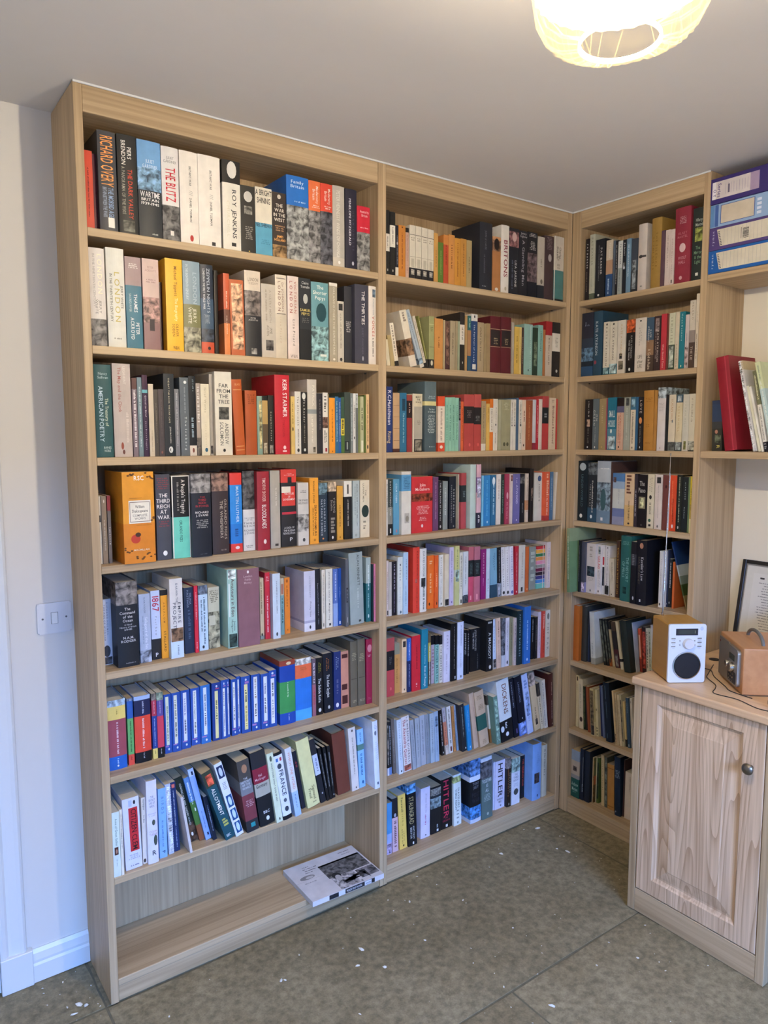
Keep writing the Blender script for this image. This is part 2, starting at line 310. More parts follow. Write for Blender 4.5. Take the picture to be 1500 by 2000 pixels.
# ------------------------------------------------------------ glyphs of the built-in font, for printed lettering
GL = {}
def glyphs(chars):
    cu = bpy.data.curves.new('g', 'FONT'); o = bpy.data.objects.new('g', cu); COL.objects.link(o); cu.resolution_u = 2; cu.offset = .008; cu.size = 1
    for ch in sorted(chars):
        if ch == ' ': continue
        cu.body = ch; dg = bpy.context.evaluated_depsgraph_get(); me = bpy.data.meshes.new_from_object(o.evaluated_get(dg))
        v = [(p.co.x, p.co.y) for p in me.vertices]; f = [tuple(p.vertices) for p in me.polygons]
        if v:
            x0 = min(q[0] for q in v); x1 = max(q[0] for q in v); GL[ch] = ([(a-x0, b) for a, b in v], f, x1-x0)
        bpy.data.meshes.remove(me)
    bpy.data.objects.remove(o); bpy.data.curves.remove(cu)
BOOKS = """A10|228|120|196|186|119|0||c43f22|=;5a1a10;22;85;35;50|slim orange-red paperback
A10|471|300|90|187|120|0||5a2a36||thin maroon book
A10|565|120|443|242|160|0|H|45464a|RICHARD OVERY;f0a055;5;55;15;85~THE MORBID AGE;86a0c4;56;86;50;80~BRITAIN BETWEEN THE WARS;9aa8bc;56;86;20;42~@r;e8e4d8;86;96;45;80|thick dark grey hardback with tall orange capitals
A10|1043|120|485|244|161|0|H|2b2b2a|PIERS/BRENDON;e8e4dc;6;30;20;72~THE DARK VALLEY;c8452c;34;84;50;75~A PANORAMA OF THE 1930S;9a968a;32;80;18;36~@p;6a6a60;86;97;20;80|black hardback with red and white lettering
A10|1545|120|609|242|160|0|H|0:6ea0d0,28:p7aa0c0,51:2c3034|JULIET/GARDINER;c8dcec;19;28;20;85;h~WARTIME;e8e8e4;52;58;8;92;h~BRITAIN/1939-1945;e8e8e4;59;66;12;88;h~=;b8b8b0;95;98;50;80;h|thick hardback with sky-blue top and black foot
A10|2172|120|456|239|158|0|H|0:dcd8d4,62:p6a6866|JULIET/GARDINER;8a8886;10;17;12;88;h~THE BLITZ;cc2234;22;58;22;82~@r;dcd8d0;89;94;42;62|white hardback with bold red title over smoky photo
A10|2654|120|508|239|158|0|H|e6ded2|BRITAIN'S WAR;4a4844;16;37;50;62~///;9a968e;42;47;50;68~DANIEL TODMAN;4a4844;50;76;50;62~@o;b03028;90;97;48;68|white hardback with small black lettering and red bird mark
A10|3170|120|632|240|158|0|H|e8e0d4|BRITAIN'S WAR;4a4844;16;37;50;60~///;9a968e;42;47;50;66~DANIEL TODMAN;4a4844;50;76;50;60~@r;3a3835;94;98;55;72|white hardback with small black lettering and black mark at foot
A10|3862|120|536|241|159|0|H|0:2a2826,25:e2dccd|ROY JENKINS;3a3a38;32;86;52;76~@o;d8d4cc;1;20;25;78~CHURCHILL;d8d0b8;45;85;22;38~@r;2a2a28;91;95;45;70|cream hardback with a bald man portrait on top
A10|4402|120|433|183|117|0||35332f|@o;c8c4bc;8;24;20;80~@o;35332f;11;21;32;68~@p;8a8880;30;42;22;78~=;a8a49a;60;80;25;80;h~@o;c8b050;96;98;48;58|dark paperback with a pale round crest
A10|4844|120|524|187|119|0||0:dcd3bf,52:5aa0bc|A BRIGHT/SHINING;22221f;3;23;2;98;h~NEIL SHEEHAN;2a2f33;52;58;2;95;h~=;3d7d94;76;84;30;85;h|cream and turquoise paperback with black capitals
A10|5381|120|445|183|117|0||0:3b332e,80:p9a7a50|THE/WAR/IN THE/WEST;e4dccc;17;44;8;92;h~=;b08860;50;60;15;85;h~JAMES/HOLLAND;f0b060;65;74;12;92;h~@o;c8c0b0;3;10;36;62|dark brown paperback with a golden photo at its foot
A10|5857|120|736|240|158|0|H|0:1f6cc0,35:p9a9a96|Family/Britain;dce8f4;5;14;18;78;h~=;c0d4ec;29;32;25;92;h|thick hardback with deep blue top above a bridge photo
A10|6602|120|394|238|157|0|H|0:e4713c,36:p8a8886|Modernity/Britain;f0dcd0;6;27;30;82~=;f0dcd0;29;33;25;90;h|hardback with orange top above a grey city photo
A10|7006|120|417|238|157|0|H|0:d8452c,34:p5a5a60|Modernity/Britain;f0dcd0;6;25;30;82~=;f0dcd0;27;32;25;90;h|hardback with scarlet top above a grey crowd photo
A10|7433|120|421|240|158|0|H|0:b8b1a4,88:c8bfae|PETER HENNESSY WINDS OF CHANGE;dcd6ca;6;88;30;58~@o;f0ece4;92;96;40;60|pale grey-beige hardback with faint white lettering
A10|7889|120|421|239|158|0|H|2c2a38|PENELOPE FITZGERALD;d8d4dc;12;70;28;46~HERMIONE LEE;4a4858;25;80;58;74~@o;c8c4cc;90;95;52;70|dark navy hardback with spaced white lettering
A10|8326|120|478|196|130|0|H|0:cc1c34,40:p8a8884|Austerity/Britain;f0c8c8;6;16;20;90;h~=;f0c8c8;32;35;20;88;h|shorter hardback with crimson top above a railway photo
A11|243|120|382|242|160|0|H|0:d8d0c8,72:p7a7672|LONDON;f2e6c8;6;46;52;82~IN THE NINETEENTH CENTURY;a8a29c;6;60;22;36~JERRY/WHITE;8a8682;52;67;32;72|white hardback with a grey street photo at the foot
A11|663|120|448|248|164|0|H|dcdace|LONDON;c4b468;24;74;42;72~IN THE TWENTIETH CENTURY;6a685c;26;74;16;30~JERRY WHITE;6a685c;37;60;76;90~=;8a887c;90;93;30;70;h|glossy ivory hardback with gilt capital title
A11|1128|120|410|232|149|0||0:9c8484,31:2a6c82|=;e4dcd8;7;13;15;85;h~THAMES;d8e4e8;40;60;50;72~SACRED RIVER;a8c4cc;40;60;20;34~PETER/ACKROYD;d8e4e8;66;90;26;80|paperback with mauve top and dark teal body
A11|1572|120|428|233|149|0||0:cbb0a6,42:pb08880,70:8e6a68|PETER/ACKROYD;a88a84;8;14;15;85;h~@r;3a2e30;66;79;36;66~=;a08480;22;27;15;85;h|pale pink paperback with a dark gate picture
A11|2098|400|79|183|117|0||3e1e1c||
A11|2181|120|461|242|155|0||f5b71c|Michael Tippett;7a4e14;8;40;50;68~The Biography;ffe9a0;42;67;52;70~OLIVER/SODEN;8a5c14;70;84;34;70~W&N;4a3010;94;98;35;70;h|bright yellow hardback
A11|2664|120|480|242|160|0|H|0:8a9ea8,47:7c7a52,72:p9a9680|LONDON;b6c4cc;12;46;56;80~IN THE EIGHTEENTH CENTURY;d0dce0;4;42;16;30~JERRY/WHITE;d8d4bc;50;68;26;74|hardback in grey-blue and olive with pale lettering
A11|3159|120|363|239|158|0|H|0:2c3440,38:40566c,72:p3c4450,87:c8502c|ZEPPELIN NIGHTS;c4ccd4;4;54;48;72~LONDON IN THE FIRST WORLD WAR;d8dce0;5;50;18;34~JERRY WHITE;a8b4c0;56;66;30;65~@o;3a2a28;92;96;45;70|dark blue hardback with orange foot
A11|3708|500|112|236|151|0||2a2420||black gap-filling thin book
A11|3824|120|174|223|143|-1||0:c85a34,44:6e4434,61:dc8244|=;f0d8c0;22;42;40;58~=;f0d8c0;52;74;40;55|slim orange paperback with a brown middle band
A11|4026|120|422|209|134|-8||c06438|@p;e8b48c;5;92;12;90|book wrapped in shiny crinkled orange foil
A11|4468|120|496|240|159|0|H|0:d8c9b4,23:p7a706a,52:2a2a2c|LONDON;8a7a68;8;12;20;85;h~THE BIOGRAPHY;a89684;13;16;20;85;h~PETER/ACKROYD;b8b4b0;54;58;20;80;h~@p;9a9690;90;97;35;70|hardback with cream top, engraving and black lower half
A11|4979|120|449|209|133|0||c2b8a8|A SULTRY MONTH;a49888;8;52;55;70~=;a49888;8;52;28;40~JANE/AUSTEN;7a7064;56;70;36;76~@p;5a5652;76;90;28;82|pale taupe paperback with a round floral emblem
A11|5441|120|366|240|158|0|H|0:d8ccb8,46:ccbfa8|Dr JOHNSON'S;8a6a5c;9;44;54;72~LONDON;7a4c40;7;44;22;44~@r;3a322a;4;4.7;10;90~@r;3a322a;46;46.7;10;90~Liza Picard;c0a890;50;82;35;52|beige hardback with maroon London title between rules
A11|5840|120|374|241|159|0|H|dccbc0|VICTORIAN;b06458;6;44;56;78~LONDON;a04a44;6;44;18;42~Liza Picard;6a5c58;52;84;42;62~W&N;8a7a70;94;98;20;80;h|pinkish-white hardback with two-line rust title
A11|6231|120|391|240|153|0||0:2e3134,62:242526|Claire/Tomalin;c8c8c4;4;12;10;90;h~@o;b8b8b0;19;31;32;72~SAMUEL/PEPYS;e0c870;37;45;5;98;h~=;6a6a68;48;55;20;80;h|black paperback with a small oval face portrait
A11|6648|120|598|234|154|0|H|0:6a9aa0,56:p8ab0b0|The/Shorter/Pepys;e4e8dc;4;22;10;90;h~@o;24484e;26;50;25;86~@p;8aa4a4;29;46;42;68~@r;e4e8dc;91;94;48;86|blue-green hardback with a dark oval portrait
A11|7276|120|282|238|152|0||0:b0a690,4:a89e88|ORLANDO FIGES THE EUROPEANS;dcd4c0;5;92;45;68~@r;e4dccc;0;4;0;100~@o;e8e0d0;95;98;40;70|grey-beige hardback with cream lettering top to bottom
A11|7572|120|227|186|119|0||0:cfc6b4,16:c8bfac|@p;3a3834;4;15;15;80~=;8a8272;20;78;40;58~@o;2a2826;92;98;30;70|short stone-coloured paperback with black silhouettes
A11|7933|300|284|238|152|0||3a3a3e|=;c8c4bc;45;60;20;80;h|charcoal book in shadow
A11|8221|120|510|245|161|0|H|42424f|THE THIRTIES;e8e4e0;8;50;48;72~JULIET GARDINER;5c5c6c;54;88;48;62~@o;a8a8b0;90;96;50;62|slate hardback with bold white sans title
A11|8751|120|278|245|162|0|H|e2d8cc|VOICES;b8402c;38;64;42;76~FORGOTTEN;98a0a8;16;36;50;68~=;6a6058;66;90;45;62~@p;6a7c8c;4;14;46;92|white hardback with brick-red VOICES
A12|263|150|425|236|156|0|H|2f5658|Nancy/Sullivan;a8c0c4;8;15;20;80;h~AMERICAN POETRY;b4ccd8;23;83;22;48~The Treasury of;c8d4bc;36;66;58;78~BARNES/NOBLE;c0d0cc;88;94;42;86;h|thick dark teal hardback with silver-blue title
A12|720|150|460|241|159|0|H|bdb0a8|LEIGH HUNT;d8d0c8;3;22;56;72~The Map and the Clock;a06058;4;52;28;46~=;d4c8c0;52;84;68;82~@o;8a4434;84;92;35;50~@o;6a4038;92;97;42;56|thick dusty-pink hardback with curling plant motif
A12|1202|150|129|206|132|0||0:5a3c38,14:7a6c74|=;e4dcdc;16;90;30;70|thin brown-topped poetry paperback
A12|1344|150|117|208|133|0||71858c|=;c8d4d8;12;88;38;62|thin blue-grey paperback
A12|1474|150|138|215|138|0||0:3c1c38,18:64a8b4,22:34203c|Gifted to Grief;e0d4dc;25;52;42;72~Jane Duran Rogers;c4b4c8;56;94;42;66|aubergine paperback with a cyan stripe
A12|1632|150|133|192|123|0||cdbfa8|=;a49478;64;94;45;60|slim cream paperback by the aubergine one
A12|1771|150|114|178|114|0||4c4640|=;7c746a;20;80;40;60|thin dark taupe pamphlet
A12|1892|150|148|179|115|0||4a4244|=;6c6262;15;70;45;60~@o;8a5a50;92;96;30;60|thin dark plum pamphlet
A12|2047|150|287|221|141|0||22282e|THE BAT THE BOOK THE FAR CAFE;c0b8a0;5;60;42;56~JOHN McGAHERN;c8c4bc;64;84;48;62~@o;d8d8d4;88;96;35;75~@o;22282e;90;94;45;65|black-blue paperback with a white ring logo
A12|2340|150|124|181|116|0||77787e|=;b4b4b8;6;85;35;60|narrow mid-grey paperback
A12|2492|150|245|213|136|0||5e666c|The Iceberg;c4ccd0;48;96;48;74~=;8c949a;12;46;48;62~@o;e8ecec;4;8;45;78|slate-grey paperback lettered in lower case
A12|2744|150|198|218|140|0||0:14181e,87:d8ccbc|=;9ab0bc;52;78;30;60~=;6c7c84;4;20;50;75~@o;7a4434;90;96;35;65|black paperback with white foot
A12|2950|150|122|199|127|0||0:a89c90,75:p6a625a|=;dcd4cc;5;55;25;75|narrow mottled brown paperback
A12|3086|150|246|198|127|0||ddd3b8|Grief Works;b4a88c;5;40;40;66~Julia Samuel;c8bc9c;50;92;45;64~@o;2c5c74;89;95;38;72|cream paperback with a teal drop mark
A12|3402|300|95|227|145|0||b0a89c|@p;4a4644;88;98;10;80|
A12|3501|150|506|234|150|0||dfd8c6|FAR/FROM/THE/TREE;44423e;14;38;12;92;h~@p;5c5a54;42;57;22;82~ANDREW/SOLOMON;6c6a62;60;88;26;78~@o;2c2a28;92;96;42;58|fat cream paperback with a black tree drawing
A12|4112|150|307|214|141|-27|H|b8561e|BLAKE;d8a070;5;8;30;80;h~@r;d09058;13;14;10;90~@r;d09058;88;89;10;90~@r;d09058;93;94;10;90|burnt-orange slipcased hardback with pale rules
A12|4427|150|360|185|122|0|H|ac501e|=;7c3410;6;22;10;90;h|plainer burnt-orange hardback
A12|4795|150|159|170|109|0||84a090|@p;c4b884;8;90;40;90|narrow green tartan-looking paperback
A12|4961|150|176|171|109|0||0:1e1c18,8:b49458,48:5e4e38|@p;c0b090;80;98;20;80|narrow black and ochre paperback
A12|5154|150|178|173|111|0||26221e|Complete Poems;c4bcac;22;84;38;62~@p;9c9488;84;98;20;80|narrow black patterned paperback
A12|5381|150|487|234|154|0|H|c41f2e|KEIR STARMER;f4e8e4;6;53;52;82~TOM BALDWIN;a01424;57;78;48;64~@o;ecc8c8;89;94;52;72~@r;ecc8c8;95;97;48;76|tall bright red hardback with bold white capitals
A12|5910|150|126|172|110|0||d9b868|=;8c7434;10;50;30;60~@o;2c241c;53;60;30;60|
A12|6045|150|204|187|120|0||d8d2c6|The Aftermath;4c4844;8;55;38;66~=;7c7870;60;88;42;60~@o;2c2a28;91;97;30;70|cream paperback titled The Aftermath
A12|6257|150|223|186|119|0||282624|The Reader;c8c4b8;12;50;35;62~=;8c887c;52;82;42;58~@o;dcdcd8;91;96;35;68~@o;e0dcd0;1;12;15;70|black paperback titled The Reader
A12|6489|150|323|225|148|0|H|0:c8c0b2,40:8c9290,46:c4bcae|PATRICK;e4dccc;8;36;48;76~Leigh Fermor;ece4d4;50;86;40;60~@p;6c6458;91;98;55;85|tall pale hardback with torn blue-grey band
A12|6820|150|194|184|118|0||2e2c30|=;6c6464;10;60;40;60|narrow black paperback with dim lettering
A12|7024|150|179|187|120|0||0:ded8cc,40:p8c6858,58:ded8cc|=;4c4844;6;34;25;70~=;2c2a28;62;84;25;45~=;2c2a28;66;82;55;72~@r;a03040;91;97;40;80|white paperback with a portrait at mid spine
A12|7211|150|36|183|117|0||8a7a5c||
A12|7256|150|208|172|110|0||ef9a1e|=;a86010;20;80;40;60~@o;a86010;95;98;40;60|plain amber paperback
A12|7473|150|119|176|112|0||2c6890|=;9cc0d0;8;80;35;65|
A12|7596|150|87|173|111|0||2458a0|=;bcd0e4;8;80;35;65|
A12|7688|150|124|175|112|0||0:3c5844,38:e4d040,68:4c6c34|=;2c2c1c;40;66;25;75|
A12|7822|150|214|191|122|0||3f4a44|@r;20282a;80;96;5;75~@r;8c9490;82;94;30;55|dark grey-green paperback with boxed logo
A12|8045|150|84|188|120|0||7c8484|=;b4bcbc;8;80;30;70|
A12|8139|150|94|188|120|0||d8d8d4|=;4c4c4c;20;60;35;65~@o;3c3c3c;72;77;30;70|
A12|8238|150|90|188|121|0||0:c4c8c4,24:6c706c|=;3c3c3c;3;22;30;70|
A12|8337|150|76|179|115|0||7c8450||
A12|8423|150|124|179|114|0||b8b890|=;4c4c30;20;60;30;70~@r;e4e0c4;78;98;20;80|
A12|8567|150|67|184|117|0||5c6c34||
A12|8644|150|116|187|120|0||dfbc88|=;6c4c2c;10;80;35;65~@o;4c3c2c;86;94;25;70|
A13|302|419|66|179|115|0||d8cdb4|@p;3c3428;28;38;20;80|
A13|372|372|125|179|115|0||8f7c64|=;c4b8a4;35;80;38;62~@o;d8ccb8;5;10;40;62|narrow khaki paperback
A13|520|369|84|180|115|0||0:8c3030,22:6c625a|THE DREAM;dcd4c8;24;95;30;70|
A13|800|-50|825|242|155|0||0:e59a20,56:dd8516|@r;efe8d8;31;56;18;88~@r;8c7464;32.5;54.5;21;85~@r;efe8d8;33.2;53.8;22.5;83.5~William/Shakespeare;4c443c;36;44;28;78;h~COMPLETE/WORKS;7c746c;46;52;30;76;h~RSC;fff8ea;4;9;37;68;h~@o;c43c24;68;78;22;52~@o;4c3020;66;71;36;54~@o;6c4418;6.8;8.6;92.6;100.0~@o;6c4418;0.5;2.3;70.2;78.2~@o;6c4418;5.9;7.7;87.1;95.1~@o;6c4418;4.8;6.6;76.0;84.0~@o;6c4418;4.3;6.1;83.8;91.8~@o;6c4418;89.7;91.5;68.8;76.8~@o;6c4418;88.5;90.3;75.8;83.8~@o;6c4418;90.9;92.7;93.8;100.0~@o;6c4418;92.7;94.5;80.3;88.3~@o;6c4418;88.7;90.5;72.0;80.0~@o;6c4418;81.5;83.3;0.0;6.7~@o;6c4418;85.7;87.5;5.6;13.6~@o;6c4418;84.9;86.7;19.4;27.4~@o;6c4418;86.4;88.2;11.5;19.5~@o;6c4418;83.5;85.3;0.0;6.6~@o;6c4418;91.7;93.5;35.6;43.6~@o;6c4418;92.7;94.5;58.0;66.0~@o;6c4418;93.5;95.3;36.7;44.7~@o;6c4418;94.6;96.4;52.7;60.7~@o;6c4418;93.8;95.6;55.6;63.6~@o;6c4418;2.4;4.2;26.8;34.8~@o;6c4418;1.2;3.0;30.6;38.6~@o;6c4418;3.0;4.8;14.2;22.2~@o;6c4418;2.4;4.2;25.3;33.3~@o;6c4418;1.5;3.3;21.6;29.6~@o;6c4418;50.0;51.8;92.8;100.0~@o;6c4418;50.1;51.9;91.3;99.3~@o;6c4418;49.2;51.0;92.1;100.0~@o;6c4418;52.5;54.3;85.4;93.4~@o;6c4418;50.5;52.3;92.7;100.0~@r;b87414;28;28.5;20;60~@r;b87414;58;58.4;40;90~MACMILLAN;f4e4c4;84;86;30;78;h|large orange boxed volume with a white title plate
A13|1711|54|399|233|154|0|H|4a4c55|THE/THIRD/REICH/AT/WAR;ece8e4;22;52;3;96;h~=;8c3c44;4;18;5;90;h~=;8c3c44;54;62;10;90;h~@o;f0f0ec;89;95;38;68|charcoal hardback with large stacked white capitals
A13|2158|77|504|228|150|0|H|0:e4dccc,1.2:201e1d,50:6fd0b8|A People's Tragedy;e8e0d4;5;46;52;74~=;8c8880;8;42;28;38~ORLANDO FIGES;2c5c50;54;80;38;54~@r;e4dccc;0;100;0;6~@r;e4dccc;0;100;95;100|wide hardback, black above and mint green below
A13|2665|-48|565|232|153|0|H|0:p8c8884,23:1e222c|THE;a83038;27;29;42;68;h~THIRD/REICH/IN POWER;b4343c;30;40;20;88;h~RICHARD/J. EVANS;e8e4e0;45;51;18;86;h~=;a8a8a4;55;66;20;85;h~=;5c5c64;96;98;35;75;h|black hardback with a crowd photo on top and red title
A13|3315|84|495|231|153|0|H|0:p8a6c5c,22:3d3232|ORLANDO FIGES;b4a898;32;82;72;88~THE WHISPERERS;b4a898;34;80;46;64~=;8c8078;94;97;50;85;h|dark brown hardback with sepia photo on top
A13|3878|108|364|230|152|0|H|0:dc3a30,15:2488d8,64:1c78cc,89:dc3a30|MARTIN LUTHER;c4dcf0;17;62;46;72~=;1c4c8c;70;82;35;62~@o;f0d8d4;92;96;35;72|blue hardback with red top and red foot
A13|4305|173|371|234|154|0|H|0:p585654,48:dcd8d0|THE COMING/OF THE;8c8884;58;62;8;95;h~THIRD/REICH;5c5854;64;70;2;98;h~RICHARD/J. EVANS;7c7874;73;79;5;95;h~=;7c7874;93;97;15;85;h|white hardback with a black and white figure photo
A13|4681|4|394|232|153|0|H|9c2430|TIMOTHY SNYDER;e0b8b0;8;38;40;68~BLOODLANDS;f0e4d8;42;72;36;72~@o;ecd8cc;86;92;45;68|dark red hardback with spaced white capitals
A13|5167|121|322|233|154|0|H|b0a898|=;d4ccbc;22;46;50;64~@r;3c3834;94;97;40;75|plain stone-grey hardback
A13|5573|216|525|235|155|0|H|0:d83c30,17:2b2929,55:2b2929|THE HOUSE/OF/GOVERNMENT;f0dcd4;30;40;12;90;h~@r;d83c30;22;47;4;92~@r;e8dcc8;22;30;4;60~YURI/SLEZKINE;f0dcd4;5;8;20;85;h~@r;b42c3c;55;58;5;98~A SAGA OF/THE RUSSIAN/REVOLUTION;d8d4d0;74;84;12;88;h~P;e8e4e0;88;93;50;72;h~@p;2b2222;10;17;42;68|thick black and red hardback with a crimson panel
A13|6102|142|372|193|123|0||0:cfc8bc,50:pa8a49c,78:d0cabe|=;4c4844;12;17;15;85;h~THE SPANISH/HOLOCAUST;4c4844;26;34;5;95;h~@o;4c4844;88;94;40;65|off-white paperback with a running soldier photo
A13|6558|213|311|206|132|0||f0a32c|RICHARD J. EVANS;5c3c14;5;38;38;56~DEATH IN HAMBURG;4c3014;41;88;52;78~=;8c5c1c;45;88;30;42~@o;c07818;92;96;40;65|amber-orange paperback reading DEATH IN HAMBURG
A13|7020|433|313|188|120|0||0:p6c8890,20:2c3c48|ORLANDO FIGES;c4ccd0;28;84;56;74~NATASHA'S DANCE;c4ccd0;28;90;22;42~@o;e09050;93;96;35;55|dark blue paperback with a pale bust at the top
A13|7336|373|289|190|121|0||0:pc8b090,16:231f1e|YOUNG/Stalin;b4aca0;26;52;28;84~=;8c8478;60;86;28;80~@o;dcd8d0;91;96;38;62|black paperback with a young man's portrait at the top
A13|7729|492|227|175|112|0||d8a03c|=;7c5418;35;76;40;58~@o;a87424;93;97;35;60|slim ochre paperback
A13|8007|498|297|190|121|0||0:ece6d6,27:201f1f|@r;5c5850;6;22;36;58~=;b8b4a8;32;78;42;56|black paperback with a cream top block
A13|8344|499|263|190|122|0||b4c0bc|=;6c7878;6;80;56;70~=;6c7878;10;60;28;38~@o;9ca8a4;92;97;30;60|pale grey-green paperback
A13|8654|525|367|190|121|0||e6dabd|THE/LUNAR MEN;8c8068;6;38;26;66~@o;2c3c38;43;65;14;92~@p;5c706c;49;60;35;70~=;a0947c;71;88;30;60|cream paperback with a dark oval medallion
A14|335|676|260|181|116|0||cfd0d6|RICHARD HOLMES;8c8c94;5;55;50;66~THE AGE OF WONDER;6c6c74;8;66;22;38~@o;3c3c40;70;88;10;80~@p;5c5a5c;88;99;5;95|white paperback with an engraved globe
A14|598|167|564|232|153|0|H|0:p7c7672,27:202329|The/Command/of the/Ocean;d4d0d0;30;47;14;86;h~A Naval/History of Britain/1649-1815;b8b8bc;49;57;12;90;h~N.A.M./RODGER;c8c8cc;64;71;16;86;h~=;8c8c90;95;97;35;80;h|very thick black hardback with a stormy seascape on top
A14|1218|267|306|191|122|0||0:aab6cc,82:p98a2b4|N.A.M. RODGER;6c7890;5;28;42;56~Safeguard of the Sea;dce0ec;34;80;48;72~=;8490a8;32;72;26;36|pale blue-grey paperback
A14|1577|370|252|194|124|0||0:c4d0e8,70:26262a|1867;c03048;8;30;15;90~Paul Bew;8c94a8;37;66;40;62~P;e8e8ec;90;96;38;66;h|pale blue paperback with a scrawled crimson date
A14|1842|337|192|194|124|0||0:26221e,8:eea01e|ABSALOM;a8641a;16;50;34;60~STALLARD;4c2c0c;60;90;34;66|amber paperback with black top
A14|2038|156|364|225|144|0||0:dcd8d2,78:c8dcec|EMPIRE;4c5058;30;56;60;84~DARWIN THE;6c7078;6;30;45;62~PROJECT;4c5058;30;62;22;48~@p;8c6c50;62;79;4;98~=;8c9cac;84;96;50;62|fat white paperback with a brown shell picture
A14|2520|379|273|191|122|0||26344c|SELINA/HASTINGS;8c98b0;4;30;30;78~=;4c5c78;34;80;40;66|navy blue paperback
A14|2797|311|105|195|124|0||d0203a|=;f0b0b8;10;50;35;60~=;f0b0b8;84;94;35;65|
A14|2967|422|273|191|122|0||0:p6c7888,14:c4dcea|=;3c5870;18;92;52;70~=;3c5870;22;70;24;38~@o;2c3440;92;97;30;55|light blue paperback with a grey figure at the top
A14|3278|466|339|181|116|0||0:c8c4aa,40:pa8a488|=;5c5844;5;26;12;88;h~@r;c8c4aa;46;62;5;60|sage-cream paperback with tree branches
A14|3740|154|293|233|149|0||a6ccbc|Amateurs in Eden;5c3c34;12;60;40;74~Joanna/Hodgson;3c3c34;64;80;38;80~@p;e4ece4;1;12;10;90~@p;3c5048;82;99;10;95~@r;e0e8e0;18;60;12;26|tall mint-green paperback with red-brown title
A14|4036|59|672|231|148|0||8a6068|@o;f0e4e0;2;6;42;52~London/Fields/Money;c8a8a8;8;19;26;66;h|wide plain mauve book, very broad spine
A14|4939|489|126|189|121|0||0:d8c49c,94:8c9890|=;7c5c34;6;60;20;50~@o;3c3428;90;95;20;60|
A14|5068|405|166|206|132|0||c82238|=;f0c4c8;6;14;20;70;h~=;f0c4c8;35;90;35;60|slim bright red paperback
A14|5265|281|255|202|129|0||ccd8e0|=;6c7884;12;62;48;60~@o;3c4448;90;96;38;62|white-blue paperback with widely spaced letters
A14|5679|565|122|179|115|0||0:c8b89c,30:7ca0a0|@r;b06c54;10;28;20;75~=;3c5858;35;80;30;70|
A14|5843|613|190|178|114|0||e88420|=;a85410;14;52;35;60~@o;a85410;3;9;28;66~@o;a85410;92;95;40;60|vivid orange paperback
A14|6433|418|399|194|124|0||0:cbcad8,82:a8a8c0,86:dcdce4|ALAN BENNETT;a8a8b8;8;44;46;60~Writing Home;6c6c80;50;76;50;66~@o;2c2c34;90;96;45;60|lilac-white paperback
A14|6872|442|199|197|126|-11||1f2128|Poetry of the First World War;c4c8d0;24;80;42;58~=;8c9098;82;92;42;56|narrow black paperback between two pale ones
A14|7087|426|122|192|123|0||ddd4c0|=;8c7c5c;6;74;40;60~@o;7c7464;90;97;30;60|
A14|7265|474|256|192|123|0||e0dccb|JOYCE CAROL OATES;4c4840;5;50;40;58~of Midnight Song;5c584c;52;88;42;62~@r;2c2a28;93;97;45;70|cream paperback with elegant black title
A14|7536|455|170|190|121|0||0:5874b8,60:8ca4d4|=;c8d4ec;6;55;38;62|
A14|7727|461|117|190|122|0||1c4c9c|JOAN/DIDION BLUE NIGHTS;d0dcec;6;80;36;64~@r;dce4ec;92;97;30;70|
A14|7848|200|106|222|142|0||5e6268|@r;1c1c20;42;64;25;75~=;c8c8cc;45;62;45;60~@r;b4b8bc;86;94;50;70|
A14|8074|243|534|239|158|-17|H|9ba8a4|ALAN BENNETT;4c5450;3;46;56;74~=;b8c4c0;50;78;52;64~@r;3c4440;94;97;58;76|tall pale grey-green hardback
A14|8735|319|183|217|139|0||0:a8b8b0,40:2c6c70|=;e4ece8;12;50;38;62~=;9cc4c4;56;80;36;60~@o;dce4e0;88;94;35;62|teal-and-white mottled paperback
A14|8922|227|46|194|124|0||1c3034||
A14|8972|205|57|195|125|0||dc7c9c|=;8c3c5c;20;80;35;65|
A15|305|371|484|195|129|0|H|0:pa8bccc,9:ecd070,28:a04c58,81:1c60b8|=;a88c3c;14;22;48;54~=;e4c8cc;32;78;46;56~=;b8d0ec;84;92;46;54~@o;e8e8e4;93;96;44;54|fat hardback banded yellow, plum and blue
A15|844|424|157|190|122|0||0:p8c98b0,4:2c5cac,30:68ac64,84:dc4c3c|=;2c4c2c;34;80;40;60~=;8c2420;87;93;40;60|thin book banded blue, green and red
A15|1033|400|443|191|126|0|H|0:a8bcdc,6:24284c,30:e4442c,84:17171b|=;b8bcd4;8;26;48;58~=;f4ccc4;34;80;46;58~=;c0c0c4;86;94;48;56|thick hardback banded navy, scarlet and black
A15|1521|426|132|189|121|0||0:p7c746c,10:b4344c,34:24408c,84:e8d070|=;e4b4c0;12;30;40;58~=;b4c0e0;38;80;40;58~=;8c7c34;87;94;40;60|slim book banded raspberry, navy and yellow
A15|1660|409|182|190|121|0||0:p8c9c84,12:5c4c90,36:cc3c54,84:1c1c1c|=;c4bcdc;14;32;42;56~=;c0c0c0;86;94;44;56|slim book banded violet, rose and black
A15|1916|566|212|174|111|0||2450a4|@r;d8dcc0;4;86;20;62~=;7c8468;20;80;32;52~@o;e4ecf4;91;95;40;62~@r;a478b4;87;89;5;50|blue classic with pale green plaque, leftmost of its set
A15|2132|534|252|175|112|0||2450a4|@r;dcdcc8;4;86;22;60~=;7c7c68;12;44;32;50~=;2c2c2c;50;76;32;50~@o;e4ecf4;91;95;42;62~@r;a478b4;86;88;5;50|blue classic with cream plaque, worn at its foot
A15|2412|574|268|175|112|0||2450a4|@r;d8dcec;4;86;24;62~=;8c8ca8;14;44;34;52~=;2c2c3c;50;76;34;52~@o;e4ecf4;91;95;42;62~@r;a478b4;86;88;10;60|blue classic with lavender-white plaque
